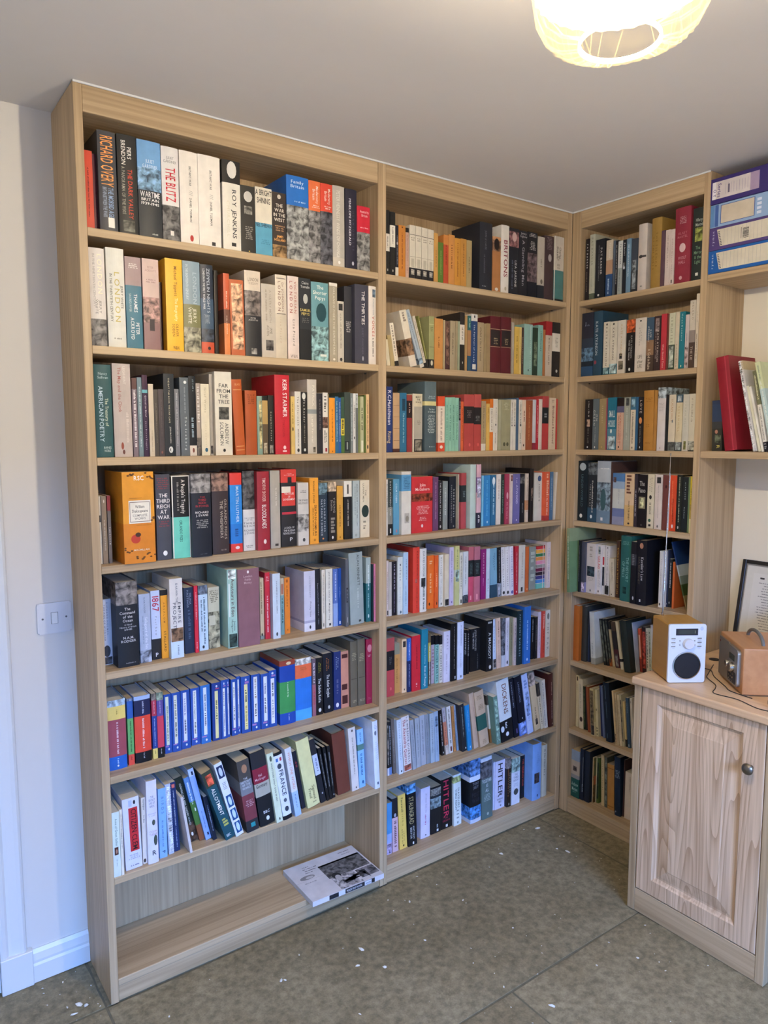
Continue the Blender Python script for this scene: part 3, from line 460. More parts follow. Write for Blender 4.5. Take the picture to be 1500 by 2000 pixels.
A15|2737|655|275|172|110|0||2854ac|@r;e0e4dc;4;87;26;62~The Pursuit of Happiness;5c5c54;6;54;36;52~=;2c2c2c;60;82;36;52~@o;e4ecf4;92;96;42;62~@r;a478b4;88;90;10;60|blue classic with white plaque and faint long title
A15|3016|592|292|177|113|0||2c70bc|@r;dce4f0;4;85;28;62~=;5c6c84;16;44;38;54~=;24344c;48;70;38;54~@o;e4ecf4;92;96;42;62~@r;a478b4;87;89;5;55|lighter blue classic with white plaque
A15|3369|594|280|177|113|0||1f3f8c|@r;e4dc9c;14;96;30;66~=;3c3c1c;30;62;40;56~@o;d4dcec;4;8;42;62~@r;c04c74;9;11;40;80|dark blue classic with yellow plaque set low
A15|3653|578|176|181|116|0||2450a4|@r;e0e4e4;14;96;28;66~=;2c2c3c;20;44;38;54~=;7c7c8c;50;88;38;54~@o;d4dcec;4;8;42;62~@r;a478b4;9;11;40;80|blue classic with white plaque set low
A15|3833|611|94|180|115|0||2450a4|@r;e4e4e4;14;95;34;72~=;2c2c2c;24;42;44;60~=;8c8c94;52;90;44;60~@o;d4dcec;4;8;42;66~@r;a478b4;9;12;40;85|
A15|3987|610|193|176|113|0||2450a4|@r;e4e4dc;5;86;26;64~=;7c8474;14;36;36;54~=;2c2c2c;48;72;36;54~@o;e4ecf4;92;96;42;62~@r;a478b4;87;90;10;60|blue classic with white plaque and grey-green script
A15|4184|649|112|180|115|0||2450a4|@r;e4e4dc;5;87;28;64~=;b0805c;16;38;38;54~=;2c2c2c;48;72;38;54~@o;e4ecf4;92;96;42;62~@r;a478b4;88;90;5;55|
A15|4307|593|294|178|114|0||2450a4|@r;ece09c;14;94;32;70~=;2c2c2c;24;46;42;60~=;b49c3c;52;88;42;60~@o;d4dcec;4;8;42;62~@r;a478b4;9;13;40;85|blue classic with buttery yellow plaque
A15|4632|575|291|178|114|0||2450a4|@r;e4e4dc;4;85;26;68~=;8c6c4c;8;44;38;56~=;2c2c2c;52;74;38;56~@o;e4ecf4;92;96;42;62~@r;a478b4;87;90;5;50|blue classic with narrow white plaque and sepia script
A15|4942|549|280|175|112|0||2450a4|@r;e0e4e8;5;86;32;74~=;5c5c7c;18;38;42;60~=;2c2c2c;44;72;42;60~@o;e4ecf4;92;96;50;72~@r;a478b4;87;90;20;70|blue classic with white plaque beside a shiny dark gap
A15|5227|544|251|181|116|0||2450a4|@r;e4e4e8;14;94;20;68~=;2c2c2c;22;46;34;56~=;9c9ca4;52;84;34;56~@o;d4dcec;3;7;30;60~@r;a478b4;8;11;30;85|blue classic with white plaque, rightmost of its set
A15|5548|446|546|206|136|0|H|0:98402c,8:1844a0,33:3f9450,82:1848a8|@o;d8c49c;2;7;40;72~=;b8dcb4;34;58;46;54~=;b4c4e8;84;94;52;58|thick hardback banded blue and green
A15|6127|490|589|201|133|0|H|0:pd0ccc0,10:e86a3c,32:1f74d0,83:48a8ec|=;c4642c;14;20;30;65;h|thick hardback banded orange and blue
A15|6760|534|131|191|122|0||0:6c5c64,45:9c6470|=;dcd0d0;8;42;30;70~=;b8384c;50;80;30;70|
A15|6904|527|246|191|122|0||1b1a1b|Philip/Pullman;d8d048;5;30;34;70~The Subtle Knife;dcdcd8;36;78;30;72~@o;dcdcd8;88;95;30;72|black paperback with yellow and white lettering
A15|7212|527|340|200|128|-15||171c26|Philip/Pullman;dc8438;5;32;34;66~The Amber Spyglass;dcdcd8;36;74;34;66~@o;c4c4c0;88;94;38;62|black paperback with orange and white lettering
A15|7611|577|274|197|126|0||24346c|Philip/Pullman;c0ccdc;5;34;26;66~=;6c6c8c;48;74;36;60~@o;dcdce0;88;96;25;66|indigo paperback with pale blue lettering
A15|7900|586|296|193|123|-4||cd8e74|@r;4c2420;5;12;12;88~@r;4c2420;58;68;10;80~@r;4c2420;78;93;12;84|salmon-pink old hardback with dark label blocks
A15|8200|452|271|226|149|-4|H|6a6250|=;b0a684;18;30;20;80;h~@r;4c4638;57;58;10;90~=;b0a684;90;94;20;80;h|worn olive cloth hardback, the left of two
A15|8481|424|294|230|152|-6|H|6a6250|=;b0a684;22;34;20;80;h~@r;4c4638;57;58;10;90~=;b0a684;90;94;20;80;h|worn olive cloth hardback with frayed white edges
A15|8799|404|230|224|148|0|H|9c1c40|@o;d0808c;8;20;12;88~@o;9c1c40;9.5;18.5;20;80~=;d0a0a8;24;28;20;70;h~=;b45c70;90;94;20;80;h|crimson cloth hardback with a diamond emblem
A16|219|27|192|183|117|0||0:d8e4d8,60:dce4dc|Anne of Green Gables;6c8c7c;10;52;38;70~@r;4c2c24;54;66;20;74~@o;b4846c;57;64;36;62~=;8c9c94;72;84;44;54|pale green paperback with a small dark picture
A16|419|18|71|187|120|0||e4dcc8|=;5c544c;8;60;40;64|
A16|576|138|450|205|131|-13||d9d9ec|@r;c4242c;14;75;34;88~CITIZEN CLEM;33181c;16;73;48;80~@r;b4c0dc;3;12;36;56~@o;2c2c34;4;10;64;78~=;9c9cb0;79;87;20;86;h~=;6c6c80;94;97;30;84;h|thick white paperback with a red title block
A16|1064|203|109|193|123|0||e0d4c4|Real England;2c2a2a;3;18;40;70~The Map;2c2a2a;26;38;40;70~@o;3c3430;92;98;15;75|
A16|1177|76|289|241|159|0|H|e0dce8|THE/SECRET/LIFE OF/BIRDS;8c8c9c;18;32;20;80;h~=;c4c0d0;39;44;10;90;h~@o;4c5448;47;54;44;76~@o;4c5448;66;79;56;92~COLIN/TUDGE;c09ca4;60;66;15;90;h~R;3c3c44;84;90;40;78;h|tall white hardback with grey leaf drawings
A16|1532|184|218|205|131|0||85b4ec|BIRDS;5c84b4;12;36;38;72~=;5c84b4;46;84;38;58~P;1c3450;88;95;35;75|sky-blue paperback titled BIRDS
A16|1811|234|150|210|135|-16||c0cce0|@p;ecf0f8;4;97;25;85|white spiral-bound notebook
A16|1991|283|169|209|134|-24||1c3060|A SHORT HISTORY OF ENGLISH COOKERY;d4dcec;12;64;44;62~@r;d86c5c;3;8;30;80~=;8c9cc4;66;94;44;60|navy paperback with a tiny red flag near its top
A16|2331|-50|71|175|112|-79||d0c8c4||
A16|2543|491|247|211|135|-122||0:202a22,72:p5c4434|HUNTING FOR BEER GARDEN WALES;d8d8cc;10;75;44;66~@o;e4e4e4;86;92;35;60|dark green paperback with white title
A16|2800|399|155|209|134|-123||0:5c88bc,38:4c7838,75:8c5434|=;dce8f4;8;42;35;65~@o;ecf0e4;48;54;55;80|narrow landscape-photo paperback
A16|2963|326|168|236|151|-124||0:c4d4f0,10:92b0e4|@r;1c2848;4;9;45;75~=;5c7cb4;60;86;42;60~@r;1c2444;90;94;48;76|sky-blue picture paperback
A16|3141|194|109|144|92|-111||1c2434|=;8c9cb8;20;80;38;62|
A16|3436|-50|306|235|150|-179||0:3c4434,22:22525e|ALLOTMENT;f0ece4;25;65;35;72~@p;e05c3c;5;20;25;85~=;b4b45c;70;86;30;78~BBC;dce4e4;92;96;20;62;h|dark teal book titled ALLOTMENT tilted with peppers picture
A16|3763|-32|245|249|160|-153||e4e8ec|@r;1c3058;4;20;16;92~@o;c8d4e4;6;18;32;76~@r;1c5088;44;60;22;94~@o;c8dcf0;46;58;36;78~@r;1c5088;63;78;22;94~@o;c8dcf0;64;76;36;78~@r;1c5088;81;96;24;94~@o;c8dcf0;82;94;36;78~=;8c949c;26;36;25;75;h|leaning white paperback with a column of blue portrait stamps
A16|4121|-50|388|232|149|-78||0:4c4844,28:7c8084,48:7c3c44,84:303034|@o;a87c5c;6;18;30;75~THE/HISTORY/OF THE/WORLD;c4c8cc;24;40;10;90;h~=;c8a0a4;56;66;20;86;h~@r;2c9498;88;94;38;74|thick leaning paperback with a face and maroon lower half
A16|4592|14|494|243|160|-76|H|0:2c2c30,22:8c2438,42:b0ac9c,60:1e2024|Neil/MacGregor;e4b8bc;30;38;10;80;h~Germany;2c2c2c;43;48;10;85;h~BBC;d8d8d8;80;84;32;74;h~@o;e8e8e8;88;94;44;66|black hardback with crimson band and beige GERMANY panel
A16|5105|-50|215|231|148|-79||dce4c4|WHAT DOES WHAT DOG WANT;4c5444;14;70;42;66~@o;5c6450;4;12;34;70~@o;2c3430;93;97;44;64|slim pale lime paperback
A16|5354|-50|299|226|149|-87|H|0:1c1c20,4:e4e8f0,94:1c1c20|FRANCE;3c4450;26;64;30;80~@o;3c4450;16;24;22;70~@r;3c6cb0;8;13;18;42~@r;c43c4c;8;13;60;82~@o;5c6470;68;74;32;68~@o;3c4450;80;88;30;74|white hardback with tricolour titled FRANCE
A16|5764|-50|214|232|149|-89||0:dcdce0,64:a8c4e4|WHICH ONE WORD;d89c7c;6;60;32;72~=;6c8cb4;68;88;40;60|slim white and pale blue paperback
A16|6165|258|135|201|129|-95||242430|=;a83c3c;18;30;30;70|
A16|6334|152|451|236|156|-103|H|e2dc9c|Sigmund/Freud;5c5434;70;90;28;80~=;7c744c;93;96;40;76;h|large leaning pale yellow hardback
A16|6857|215|191|227|145|-110||0:2b2b30,24:c4cce0,56:24262c|=;6c7490;30;50;40;70~@o;b4b4b8;84;87;45;70|black hardback with a pale blue label
A16|7096|230|96|190|122|-105||1b1b1d|=;a8a8a8;12;76;40;64|
A16|7219|256|98|187|119|-84||1b1b1d|=;a8a8a8;12;76;40;64|
A16|7347|288|99|184|118|-67||1b1b1d|=;a8a8a8;12;76;40;64~@o;c8c8c8;92;95;40;66|
A16|7580|313|495|217|143|-64|H|6f3c2e||thick plain brown leather-like hardback
A16|8109|274|281|223|143|-43||dcd4cc|=;8c8478;16;74;44;60~@o;5c5450;3;7;42;66~@o;3c3430;94;97;50;66|cream paperback right of the brown hardback
A16|8442|335|248|207|132|-28||0:90c0ec,26:5c8478,36:88bcec|=;3c6c9c;6;22;40;60~=;3c6c9c;42;80;36;66~@o;1c5c8c;88;94;45;75|light blue paperback with green smudge
A16|8825|-50|204|239|158|-28|H|dfe6f2|PATHWAYS/OF THE NIGHT;9cacc8;24;66;40;84~@o;6c7484;14;21;26;66~=;9cacc8;6;12;30;74;h~@r;3c4c6c;90;94;44;72|tall blue-white hardback against the divider
A20|9398|120|170|201|128|0||0:252422,36:ddd6c6,63:252422|=;6c6860;40;58;40;60~@o;c8c4b8;90;94;40;60|
A20|9589|120|204|199|127|0||0:252422,21:e0dac8,55:252422|=;6c6860;24;50;40;60~@o;c8c4b8;90;94;40;60|black paperback with white upper middle, second of a pair
A20|9803|120|119|160|102|0||0:22232a,82:d8d0c0|=;8c8c94;20;78;40;65~@o;c0b8b0;32;38;30;75|
A20|9928|120|278|163|105|0||c47e30|=;8c4c1c;14;84;42;60~@o;6c4420;2;5;40;62|mustard-orange paperback
A20|10217|120|132|159|102|0||0:2a2624,9:c09c88|=;a07c6c;14;90;30;60|
A20|10383|120|234|171|110|0||0:d3cab6,79:2c2a2c|@r;4c4840;17;18;0;100~=;8c8474;22;30;15;80;h~@r;8c8474;58;58.6;5;95~@r;b8b09c;62;78;25;75~@p;c8c0b0;82;92;25;80|cream classic with dark foot, first of four alike
A20|10634|120|243|171|109|0||0:d3cab6,79:2c2a2c|@r;4c4840;17;18;0;100~=;8c8474;22;30;15;80;h~@r;8c8474;58;58.6;5;95~@r;b8b09c;62;78;25;75~@p;c8c0b0;82;92;25;80|cream classic with dark foot, second of four alike
A20|10893|120|246|170|109|0||0:d3cab6,79:2c2a2c|@r;4c4840;17;18;0;100~=;8c8474;22;30;15;80;h~@r;8c8474;58;58.6;5;95~@r;b8b09c;62;78;25;75~@p;c8c0b0;82;92;25;80|cream classic with dark foot, third of four alike
A20|11156|120|243|169|108|0||0:d3cab6,79:2c2a2c|@r;4c4840;17;18;0;100~=;8c8474;22;30;15;80;h~@r;8c8474;58;58.6;5;95~@r;b8b09c;62;78;25;75~@p;c8c0b0;82;92;25;80|cream classic with dark foot, fourth of four alike
A20|11417|120|175|161|103|0||c8964e|=;8c5c2c;35;70;40;60|
A20|11604|120|224|134|86|0||5c7830|=;8ca058;20;80;40;60|
A20|11840|120|215|162|103|0||0:c8803c,20:bc4c2c|=;7c2c1c;20;60;40;60|
A20|12067|120|266|166|106|0||cc8c48|=;7c4c20;20;70;40;60|tan-orange paperback right of the rust one
A20|12345|120|257|159|102|0||c98c34|=;8c5820;10;80;40;60|
A20|12614|120|260|161|103|0||c0883c|=;7c5020;10;80;40;60|
A20|12887|120|238|160|102|0||a89468|=;6c5c3c;35;70;40;60|
A20|13453|50|596|230|152|0|H|2a2c33|JOHN LE CARRE;6c6c74;12;40;38;52~=;50505a;48;76;30;40~=;a8a8ac;94;96;20;50;h|large black hardback, tallest on its shelf
A20|14131|120|399|192|123|0||0:c08c60,6:p8c6850,26:b07848|@o;241c1a;3;24;15;80~@o;c8a488;6;17;38;65~@o;e0d8cc;92;98;30;70|copper-brown paperback with a dark-haired portrait
A20|14570|120|393|239|157|0|H|e0dacf|BRITONS;8c3440;22;76;30;78~@o;b8b098;90;96;40;65|white hardback with bold maroon title BRITONS
A20|14977|120|470|235|150|0||0:24252a,5:p8a6060,28:24262c|LISA JARDINE;d8d4d0;48;88;56;78~=;5c6070;48;92;24;38~@o;c8a8a0;6;20;25;75|black paperback with a red-bearded portrait on top
A20|15461|120|451|233|149|0||25262c|Jenny/Uglow;b8b4b4;2;10;12;90;h~A Gambling Man;9c98a0;14;84;36;66|black paperback with flowing script title
A20|15927|120|504|236|151|0||0:1f2026,32:p6c5c60,76:1c1e26|=;d0ccc8;2;8;10;90;h~=;d0ccc8;14;28;20;80;h|dark paperback with a grey crowded picture panel
A20|16475|120|353|227|145|0||0:b9b0a2,78:2a2c32|=;8c8478;36;50;40;60~@o;6c645c;68;76;40;75|pale grey paperback with black foot
A20|16842|120|524|237|156|0|H|48383a|=;8c7c7c;2;22;20;80;h~@o;b8b0ac;28;40;35;72|dark brown hardback with a small white oval
A20|17381|120|536|243|156|0||0:cbc0b0,52:4c7c7a,96:2c2c2c|Charles/Dickens;4c4840;16;34;24;70~=;b0a494;30;52;30;60~@r;e0dccc;0;100;0;8|paperback in cream over teal at the right end
A21|9480|150|139|84|60|-80||d8ccac||
A21|9642|150|159|99|63|-93||ae9868||
A21|9816|150|156|139|89|-99||0:e0d4bc,88:2a2624|=;6c5c4c;6;76;30;65|
A21|10409|100|284|185|118|-150||0:e0d4bc,50:p8c6c50,80:dcd0bc|=;8c7c6c;4;20;30;70|leaning cream paperback showing its printed back cover
A21|10868|150|181|195|125|-197||0:a8b4bc,84:p8aa0b0,94:d8d0bc|=;7c8890;4;70;35;60|
A21|11070|150|104|176|113|-182||0:d4c8b0,90:2a2826|=;6c6050;10;80;35;60|
A21|11187|150|52|176|113|-144||0:8c8a4c,82:2c2a28|=;c0bc94;10;40;30;70;h|
A21|11244|150|218|175|112|0||0:a0a06c,82:2c2a28|@r;c8c494;15;16;5;95~=;6c6c44;20;30;20;80;h~@r;6c6c44;58;59;5;95~@o;d0c8b0;84;94;30;75|
A21|11486|150|370|170|109|0||c88c48|=;7c5024;36;60;42;58|speckled tan-orange paperback
A21|11880|150|72|167|107|0||b0a07c||
A21|11964|150|206|165|106|0||0:6c5044,50:4a2c2c|@p;7c5c4c;5;90;20;80|
A21|12195|150|221|168|107|0||a8987a|=;5c4c3c;24;68;40;60|
A21|12428|150|99|169|108|0||a09070||
A21|12540|150|87|169|108|0||98a084||
A21|12639|150|213|201|129|0||0:2c2826,21:ddd4c4,55:2a2624|=;8c8474;26;50;35;65~@o;c8c4b8;84;88;45;65|
A21|12877|150|101|192|123|0||b08c5c||
A21|13004|150|153|192|123|0||0:2c6060,26:a87c54,72:2c5068|=;8cb0a8;4;22;30;70|
A21|13169|150|296|200|128|0||0:d8d4cc,12:24406c,88:24406c|The Portrait of a Lady;d0d8e0;18;86;36;58~@o;2c2c34;2;7;40;60~@r;d8d4cc;87;96;20;75|navy classic with white lettering and white squares
A21|13478|150|300|174|111|0||a89474|=;7c6c54;10;80;35;60|faded stone-coloured paperback
A21|13790|150|118|172|110|0||9c8864||
A21|13922|150|172|174|112|0||9c8460||
A21|14107|150|525|202|133|0|H|5c1f26|@r;2b2424;24;52;6;94~@r;b09c7c;22;23;2;98~=;b09c7c;38;50;30;70;h~@r;b09c7c;53;53.8;2;98|maroon hardback with black title label, left of a pair
A21|14646|150|523|204|135|0|H|5c1f26|@r;2b2424;24;52;6;94~@r;b09c7c;22;23;2;98~=;b09c7c;38;50;30;70;h~@r;b09c7c;53;53.8;2;98|maroon hardback with black title label, right of a pair
A21|15197|150|112|189|121|0||a8a090||
A21|15337|150|254|174|111|0||d0ac50|=;7c6424;20;76;40;60|
A21|15598|150|107|174|111|0||d8bc74|=;7c6424;20;76;40;60|
A21|15719|150|100|174|111|0||4c3c34|=;a89484;20;76;30;60|
A21|15848|150|449|189|121|0||90b4a8|=;c0d4cc;4;90;70;80~@o;4c605c;88;92;45;60|pale mint paperback
A21|16326|150|265|179|114|0||2c3c30|@p;6c7c64;30;80;20;80|
A21|16605|150|268|191|122|0||84b0a4|=;4c6c64;12;50;45;65|
A21|16903|150|105|176|113|0||b07040||
A21|17039|150|349|209|134|0||0:a0282c,25:c8b8a4|=;8c7c6c;30;80;40;60|cream paperback with red top
A21|17418|150|432|209|134|0||0:2c2826,20:e0d8c8,53:2a2624|=;8c8474;28;46;30;70;h~@o;c8c4b8;86;92;45;70|black paperback with white band at the right end
A22|9465|150|241|215|138|0||24366c|R.C.Hutchinson;e8e4ec;6;58;18;76~Rising;c8b494;68;86;18;76|dark blue paperback with white sans lettering
A22|9728|150|266|195|125|0||0:c09c74,94:4c2c24|@r;7c5c44;21;21.6;5;95~@r;7c5c44;40;40.6;5;95~@r;7c5c44;60;60.6;5;95~@r;7c5c44;80;80.6;5;95|faded tan paperback with faint rules
A22|10016|150|270|196|125|0||2c6c8c|The Portrait of the Artist;a8ccd8;34;84;40;66~@r;1c3c50;10;30;30;80|sea-blue paperback
A22|10308|150|216|190|121|0||0:984038,10:2c1c1c,40:903434|=;b89888;14;34;35;60|brick-red paperback with black block
A22|10547|150|57|195|125|0||d8ccb4||
A22|10616|150|347|195|125|0||0:d8ccac,22:b0a898,78:2c2a28|MARY/THE/WAVE;3c3830;4;16;15;85;h~=;7c7468;46;54;35;75;h~@p;8c8474;80;98;10;90|paperback with cream top, grey middle and dark foot
A22|10999|50|508|237|156|0|H|0:5c6c70,28:d8cc90,34:48585e|=;a8bcc0;20;25;25;90;h~The Heart/of the Matter;c8d4d0;38;44;25;92;h~=;c8d4d0;47;74;22;90;h~=;a8b4b4;92;95;30;85;h|thick slate-teal hardback with a yellow band
A22|11663|150|303|190|122|0||0:dc5024,18:e8d8c4,84:d84c2c|=;a89484;22;80;35;60~@o;e8d8c8;89;95;25;70|slim paperback, cream between orange ends
A22|12003|150|123|187|119|0||8cc0a8|=;4c7c6c;14;80;35;65|
A22|12138|150|148|187|120|0||90c4ac|=;4c7c6c;14;80;35;65|
A22|12298|150|137|188|120|0||8cc0a8|=;4c7c6c;14;80;35;65|
A22|12448|150|163|187|120|0||90c4ac|=;4c7c6c;14;80;35;65|
A22|12623|150|76|187|119|0||0:23232c,42:8c8c98|=;c8c8cc;6;40;30;70|
A22|12718|150|120|174|111|0||dc6434|=;8c3414;14;80;35;65|
A22|12864|150|476|200|128|0||0:b44c48,21:272324,51:b04440|=;8c7c7c;28;42;30;70;h~@o;d8605c;86;92;48;66|red classic with black middle block, wider of a pair
A22|13352|150|341|202|129|0||0:b8504c,23:272324,53:b04440|=;8c8c8c;38;48;20;80;h~@o;d8605c;86;92;48;66|red classic with black middle block, narrower of a pair
A22|13719|150|212|179|114|0||0:a89470,86:d8d0c0|=;7c6c50;10;80;35;60|
A22|13958|150|161|170|109|0||d8b05c|=;8c5c24;8;40;35;60|
A22|14132|150|162|187|120|0||0:e07820,17:e4dccc,64:e07820|=;6c5c4c;20;62;40;65|
A22|14308|150|218|188|120|0||ddd5c5|=;8c8474;16;48;50;65~@o;3c3c3c;48;52;40;65~=;8c8474;66;88;40;55|
A22|14567|150|137|186|119|0||a8a488||
A22|14718|150|474|187|120|0||9c9878|=;c4c0a0;6;22;25;80;h~@o;54543c;84;92;20;45~@o;54543c;84;92;55;80|sage-grey paperback with two small dark rings
A22|15206|150|113|189|121|0||dcd6ca|=;7c7468;6;50;35;65~@o;4c4c4c;50;53;30;75|
A22|15333|150|142|189|121|0||dcd6ca|=;7c7468;6;50;35;65~@o;4c4c4c;50;53;30;75|
A22|15489|150|129|195|125|0||48627c||
A22|15632|150|173|189|121|0||dcd4c4|=;7c7468;6;50;35;65~@o;4c4c4c;48;53;30;75~=;7c7468;66;88;35;65|
A22|15819|150|189|189|121|0||e0c8b0|=;6c3424;22;44;35;65~@o;4c3424;88;93;30;60|
A22|16022|150|352|188|120|0||9c5434|=;c08454;10;80;40;55|worn brown leather-look paperback
A22|16389|150|178|191|122|0||0:c8c8cc,86:8c2c3c||
A22|16582|150|135|193|123|0||b42434|=;e0a0a0;12;80;35;65|
A22|16732|150|181|194|124|0||dcccc0||
A22|16928|150|350|206|132|0||0:b44444,21:27282a,51:b43c3c|=;8c8c8c;32;44;30;70|red classic with black block near the right end
A22|17324|150|372|201|129|0||d8c4a8|Brideshead Revisited;6c2c28;16;88;44;72~=;8c7c68;4;10;25;75;h|cream paperback with dark red lettering, near shelf end
A22|17704|150|86|197|126|0||bc3c34||
A23|9621|398|67|190|122|0||d8d4c8|=;4c4c44;8;60;30;70|
A23|9711|414|191|190|121|0||0:34403c,50:8c8c80,80:1c1c1c|DAYS WITHOUT END;dcdcd4;4;66;36;66~@r;e4e4dc;88;96;40;65|
A23|9915|387|244|190|122|0||5c9cb8|COLM TOIBIN;c8dce4;8;42;36;62~@o;c08088;90;96;38;64|mid-blue paperback with pale lettering
A23|10163|258|408|215|137|0||0:dcd4c4,5:5c9cc4,31:dcd6c8|=;2c5c7c;8;28;15;90;h~@r;b4aca0;66;82;30;80~@o;8c8474;70;80;40;74|wide cream paperback with sky-blue block
A23|10662|344|929|195|125|0||cf2a30|John/McGahern;f4dcd4;12;25;18;84;h~@p;8c3c24;30;44;0;100~=;f0c4bc;52;68;20;86;h~=;f0c4bc;72;80;30;76;h~@o;f0e4e0;85;91;45;54|very wide bright red paperback with a sunset strip
A23|11663|401|246|191|122|0||6c4468|=;a87c9c;10;80;40;60|dusky purple paperback
A23|11989|481|174|176|112|0||242224|THE TALL BOOK OF THE EYES;d8d8d4;4;84;32;60~@o;c8c8c4;90;96;30;65|
A23|12191|470|214|174|111|0||8c9490|=;c4ccc8;14;70;35;60|
A23|12492|482|312|190|122|0||1c222c|RODDY DOYLE;d4d4d0;24;80;58;76~THE BARRYTOWN TRILOGY;b4b4b0;16;90;24;38~@o;8c8c8c;93;97;55;75|black-navy paperback with widely spaced capitals
A23|12808|368|45|197|126|0||b8b09c||
A23|12857|253|240|202|129|0||0:a84448,22:252c2e,52:b04850|=;7c8c8c;32;44;30;70;h|red classic with dark block beside a photo cover
A23|13152|86|275|232|153|0|H|b8ccc4||tall pale mint hardback
A23|13526|150|213|231|152|0|H|0:d4a8b4,20:8c6c98,44:dcb4bc,76:2c2c3c|@p;c8c8dc;22;52;10;90~=;e4e0e4;80;94;30;65|
A23|13967|363|95|189|121|0||7cc0e0||
A23|14087|375|328|189|121|0||0:2c84c4,92:2c84c4|=;5cacdc;10;80;40;60~@o;b8d8ec;90;95;45;66|bright azure paperback
A23|14445|363|249|189|121|0||2c6c94|=;a8d0e0;20;80;38;66~@o;e0ecf0;4;20;20;80|
A23|14752|393|235|191|122|0||ddd5cb|=;b09c90;10;50;40;60|
A23|14991|375|151|190|122|0||2c3c34|=;7ca08c;12;80;35;65|
A23|15146|321|219|191|122|0||a43854|@o;e0b0b8;36;50;30;70~=;d88c98;56;90;35;60|
A23|15369|267|121|190|121|0||dcccc4|@p;8c4444;2;14;20;80|
A23|15506|254|363|190|121|0||6c68a0|ATWOOD;d0d0ec;22;60;40;66~=;a8a4cc;8;20;40;58~@o;c8c8e4;91;95;45;62|muted violet paperback
A23|16045|395|235|189|121|0||0:1f1f24,6:p6c6c6c,20:1c1d22|=;8c8c8c;60;80;40;60|
A23|16284|339|147|189|121|0||0:d8c8b4,55:c88c60,75:d4c4b0|=;7c6c5c;8;80;35;60|
A23|16483|290|181|208|137|0|H|241f1e|@p;6c5c50;36;60;20;80|
A23|16811|383|433|190|122|0||d2cec0|@o;3c5c84;6;18;40;88~=;7c8478;24;60;56;70|off-white paperback with a blue globe roundel
A23|17248|226|267|193|124|0||0:dc5c34,90:a83434|=;f0b898;4;50;30;76~=;f4c8b0;50;90;35;60|
A23|17580|270|196|192|123|0||4c7090|=;9cb4c4;10;80;40;60|
A23|17780|244|118|190|121|29||cfc4b0||
A24|9737|540|78|193|123|0||dcccc4|@r;3c3c34;90;98;20;80~=;8c6c5c;20;80;30;60|
A24|9819|508|111|188|120|0||0:c0b8ac,88:dcd8cc||
A24|9937|504|207|189|121|0||1e1b22|IAN McEWAN;b8b0c4;6;52;36;66~=;6c647c;56;94;36;56|
A24|10153|457|213|202|129|0||dbe0d8|McEwan;3c3c38;10;42;36;66~Black Dogs;a8b0a8;50;84;36;56~@o;5c7484;93;98;40;75|greyish-white paperback with black lettering
A24|10370|415|204|217|139|0||b4cfe4|IAN McEWAN;54748c;10;46;50;72~=;7c94a8;54;86;40;58|ice-blue paperback
A24|10729|327|291|232|153|0|H|dc3d2a|KAZUO ISHIGURO;842018;6;48;50;72~NEVER LET ME GO;6c1c14;60;94;48;64~@p;c0685c;48;54;30;60|big vermilion hardback
A24|11023|296|283|225|149|0|H|e0dfd6|DAVID LODGE;5c645c;4;44;38;64~@p;3c3c3c;46;60;15;80~=;4c5450;60;96;40;66|white hardback with handwritten-style black title
A24|11533|531|290|193|124|0||e9711c|=;f4c08c;10;24;30;75~=;f4c08c;34;70;36;60~@o;3c1c0c;88;94;20;40|vivid orange paperback, wider of two
A24|11827|470|162|192|123|0||e2601c|=;f4b484;34;60;36;60~@o;3c1c0c;88;94;40;65|
A24|12096|554|180|190|121|0||dcdcd0|David Lodge;4c544c;5;42;38;66~=;8c9488;46;86;40;56~@o;5c645c;92;97;40;70|
A24|12279|445|193|192|123|0||0:dcd0b4,84:d8d0b8|@p;3c3834;86;98;10;95|
A24|12503|452|199|215|138|0||c4bcd8|=;7c74a0;6;60;40;60~@o;6c5c94;92;96;40;65|
A24|12706|368|199|219|140|0||0:c8c884,40:c4d0b8,52:c4c88c|=;8c9460;6;50;34;60~@p;a8c4b8;40;60;10;90|
A24|12909|355|147|194|124|0||dcdac8|=;5c5c4c;6;70;35;60~@r;3c3c34;90;97;30;70|
A24|13177|461|252|193|124|0||0:d4d8d8,86:3c4854|=;8c9494;10;66;38;56~@p;4c545c;84;98;10;90|
A24|13442|447|220|208|133|0||0:bc6874,24:26292b,54:c44c68|=;5c7474;30;50;20;80;h~@r;e89ca8;88;96;30;60|
A24|13665|377|286|208|133|0||0:b87080,24:26292b,54:bc6c80|=;5c7474;30;50;20;80;h~@r;e89ca8;86;96;30;60|dusty pink classic with black block, right of a pair
A24|14143|538|266|192|123|0||8c1f6c|PHILIP ROTH;e4a8cc;8;50;36;60~=;d08cb8;58;74;38;54|
A24|14413|508|162|192|123|-1||ccd8e4|=;6c7c8c;60;86;35;60|
A24|14627|506|354|191|122|-16||0:7cacc4,62:7cacc4,74:2c4c60|SEBASTIAN/FAULKS;3c6078;4;50;38;70|blue paperback with navy foot
A24|14986|468|182|193|123|-16||0:1d1e22,72:8c94a0|=;9c9c9c;6;70;34;56~@p;9ca4b0;72;98;5;95|
A24|15224|482|178|191|122|-32||e0dedc|SELENCE GIRLS BAKER;3c3c3c;4;86;36;66~@o;3c3c3c;90;97;15;85|
A24|15406|432|163|192|123|-29||e0dedc|TWOMEN STORY BAKER;5c5c54;4;86;36;66~@o;3c3c3c;90;97;15;85|
A24|15573|377|178|193|123|-21||e0dce4|VOYAGE HOME BARKER;5c54a0;4;86;36;66~@o;5c5c94;90;97;15;85|
A24|15766|365|210|191|122|0||b42034|=;e8a0a8;12;80;40;60~@o;f0c8c8;92;96;40;65|
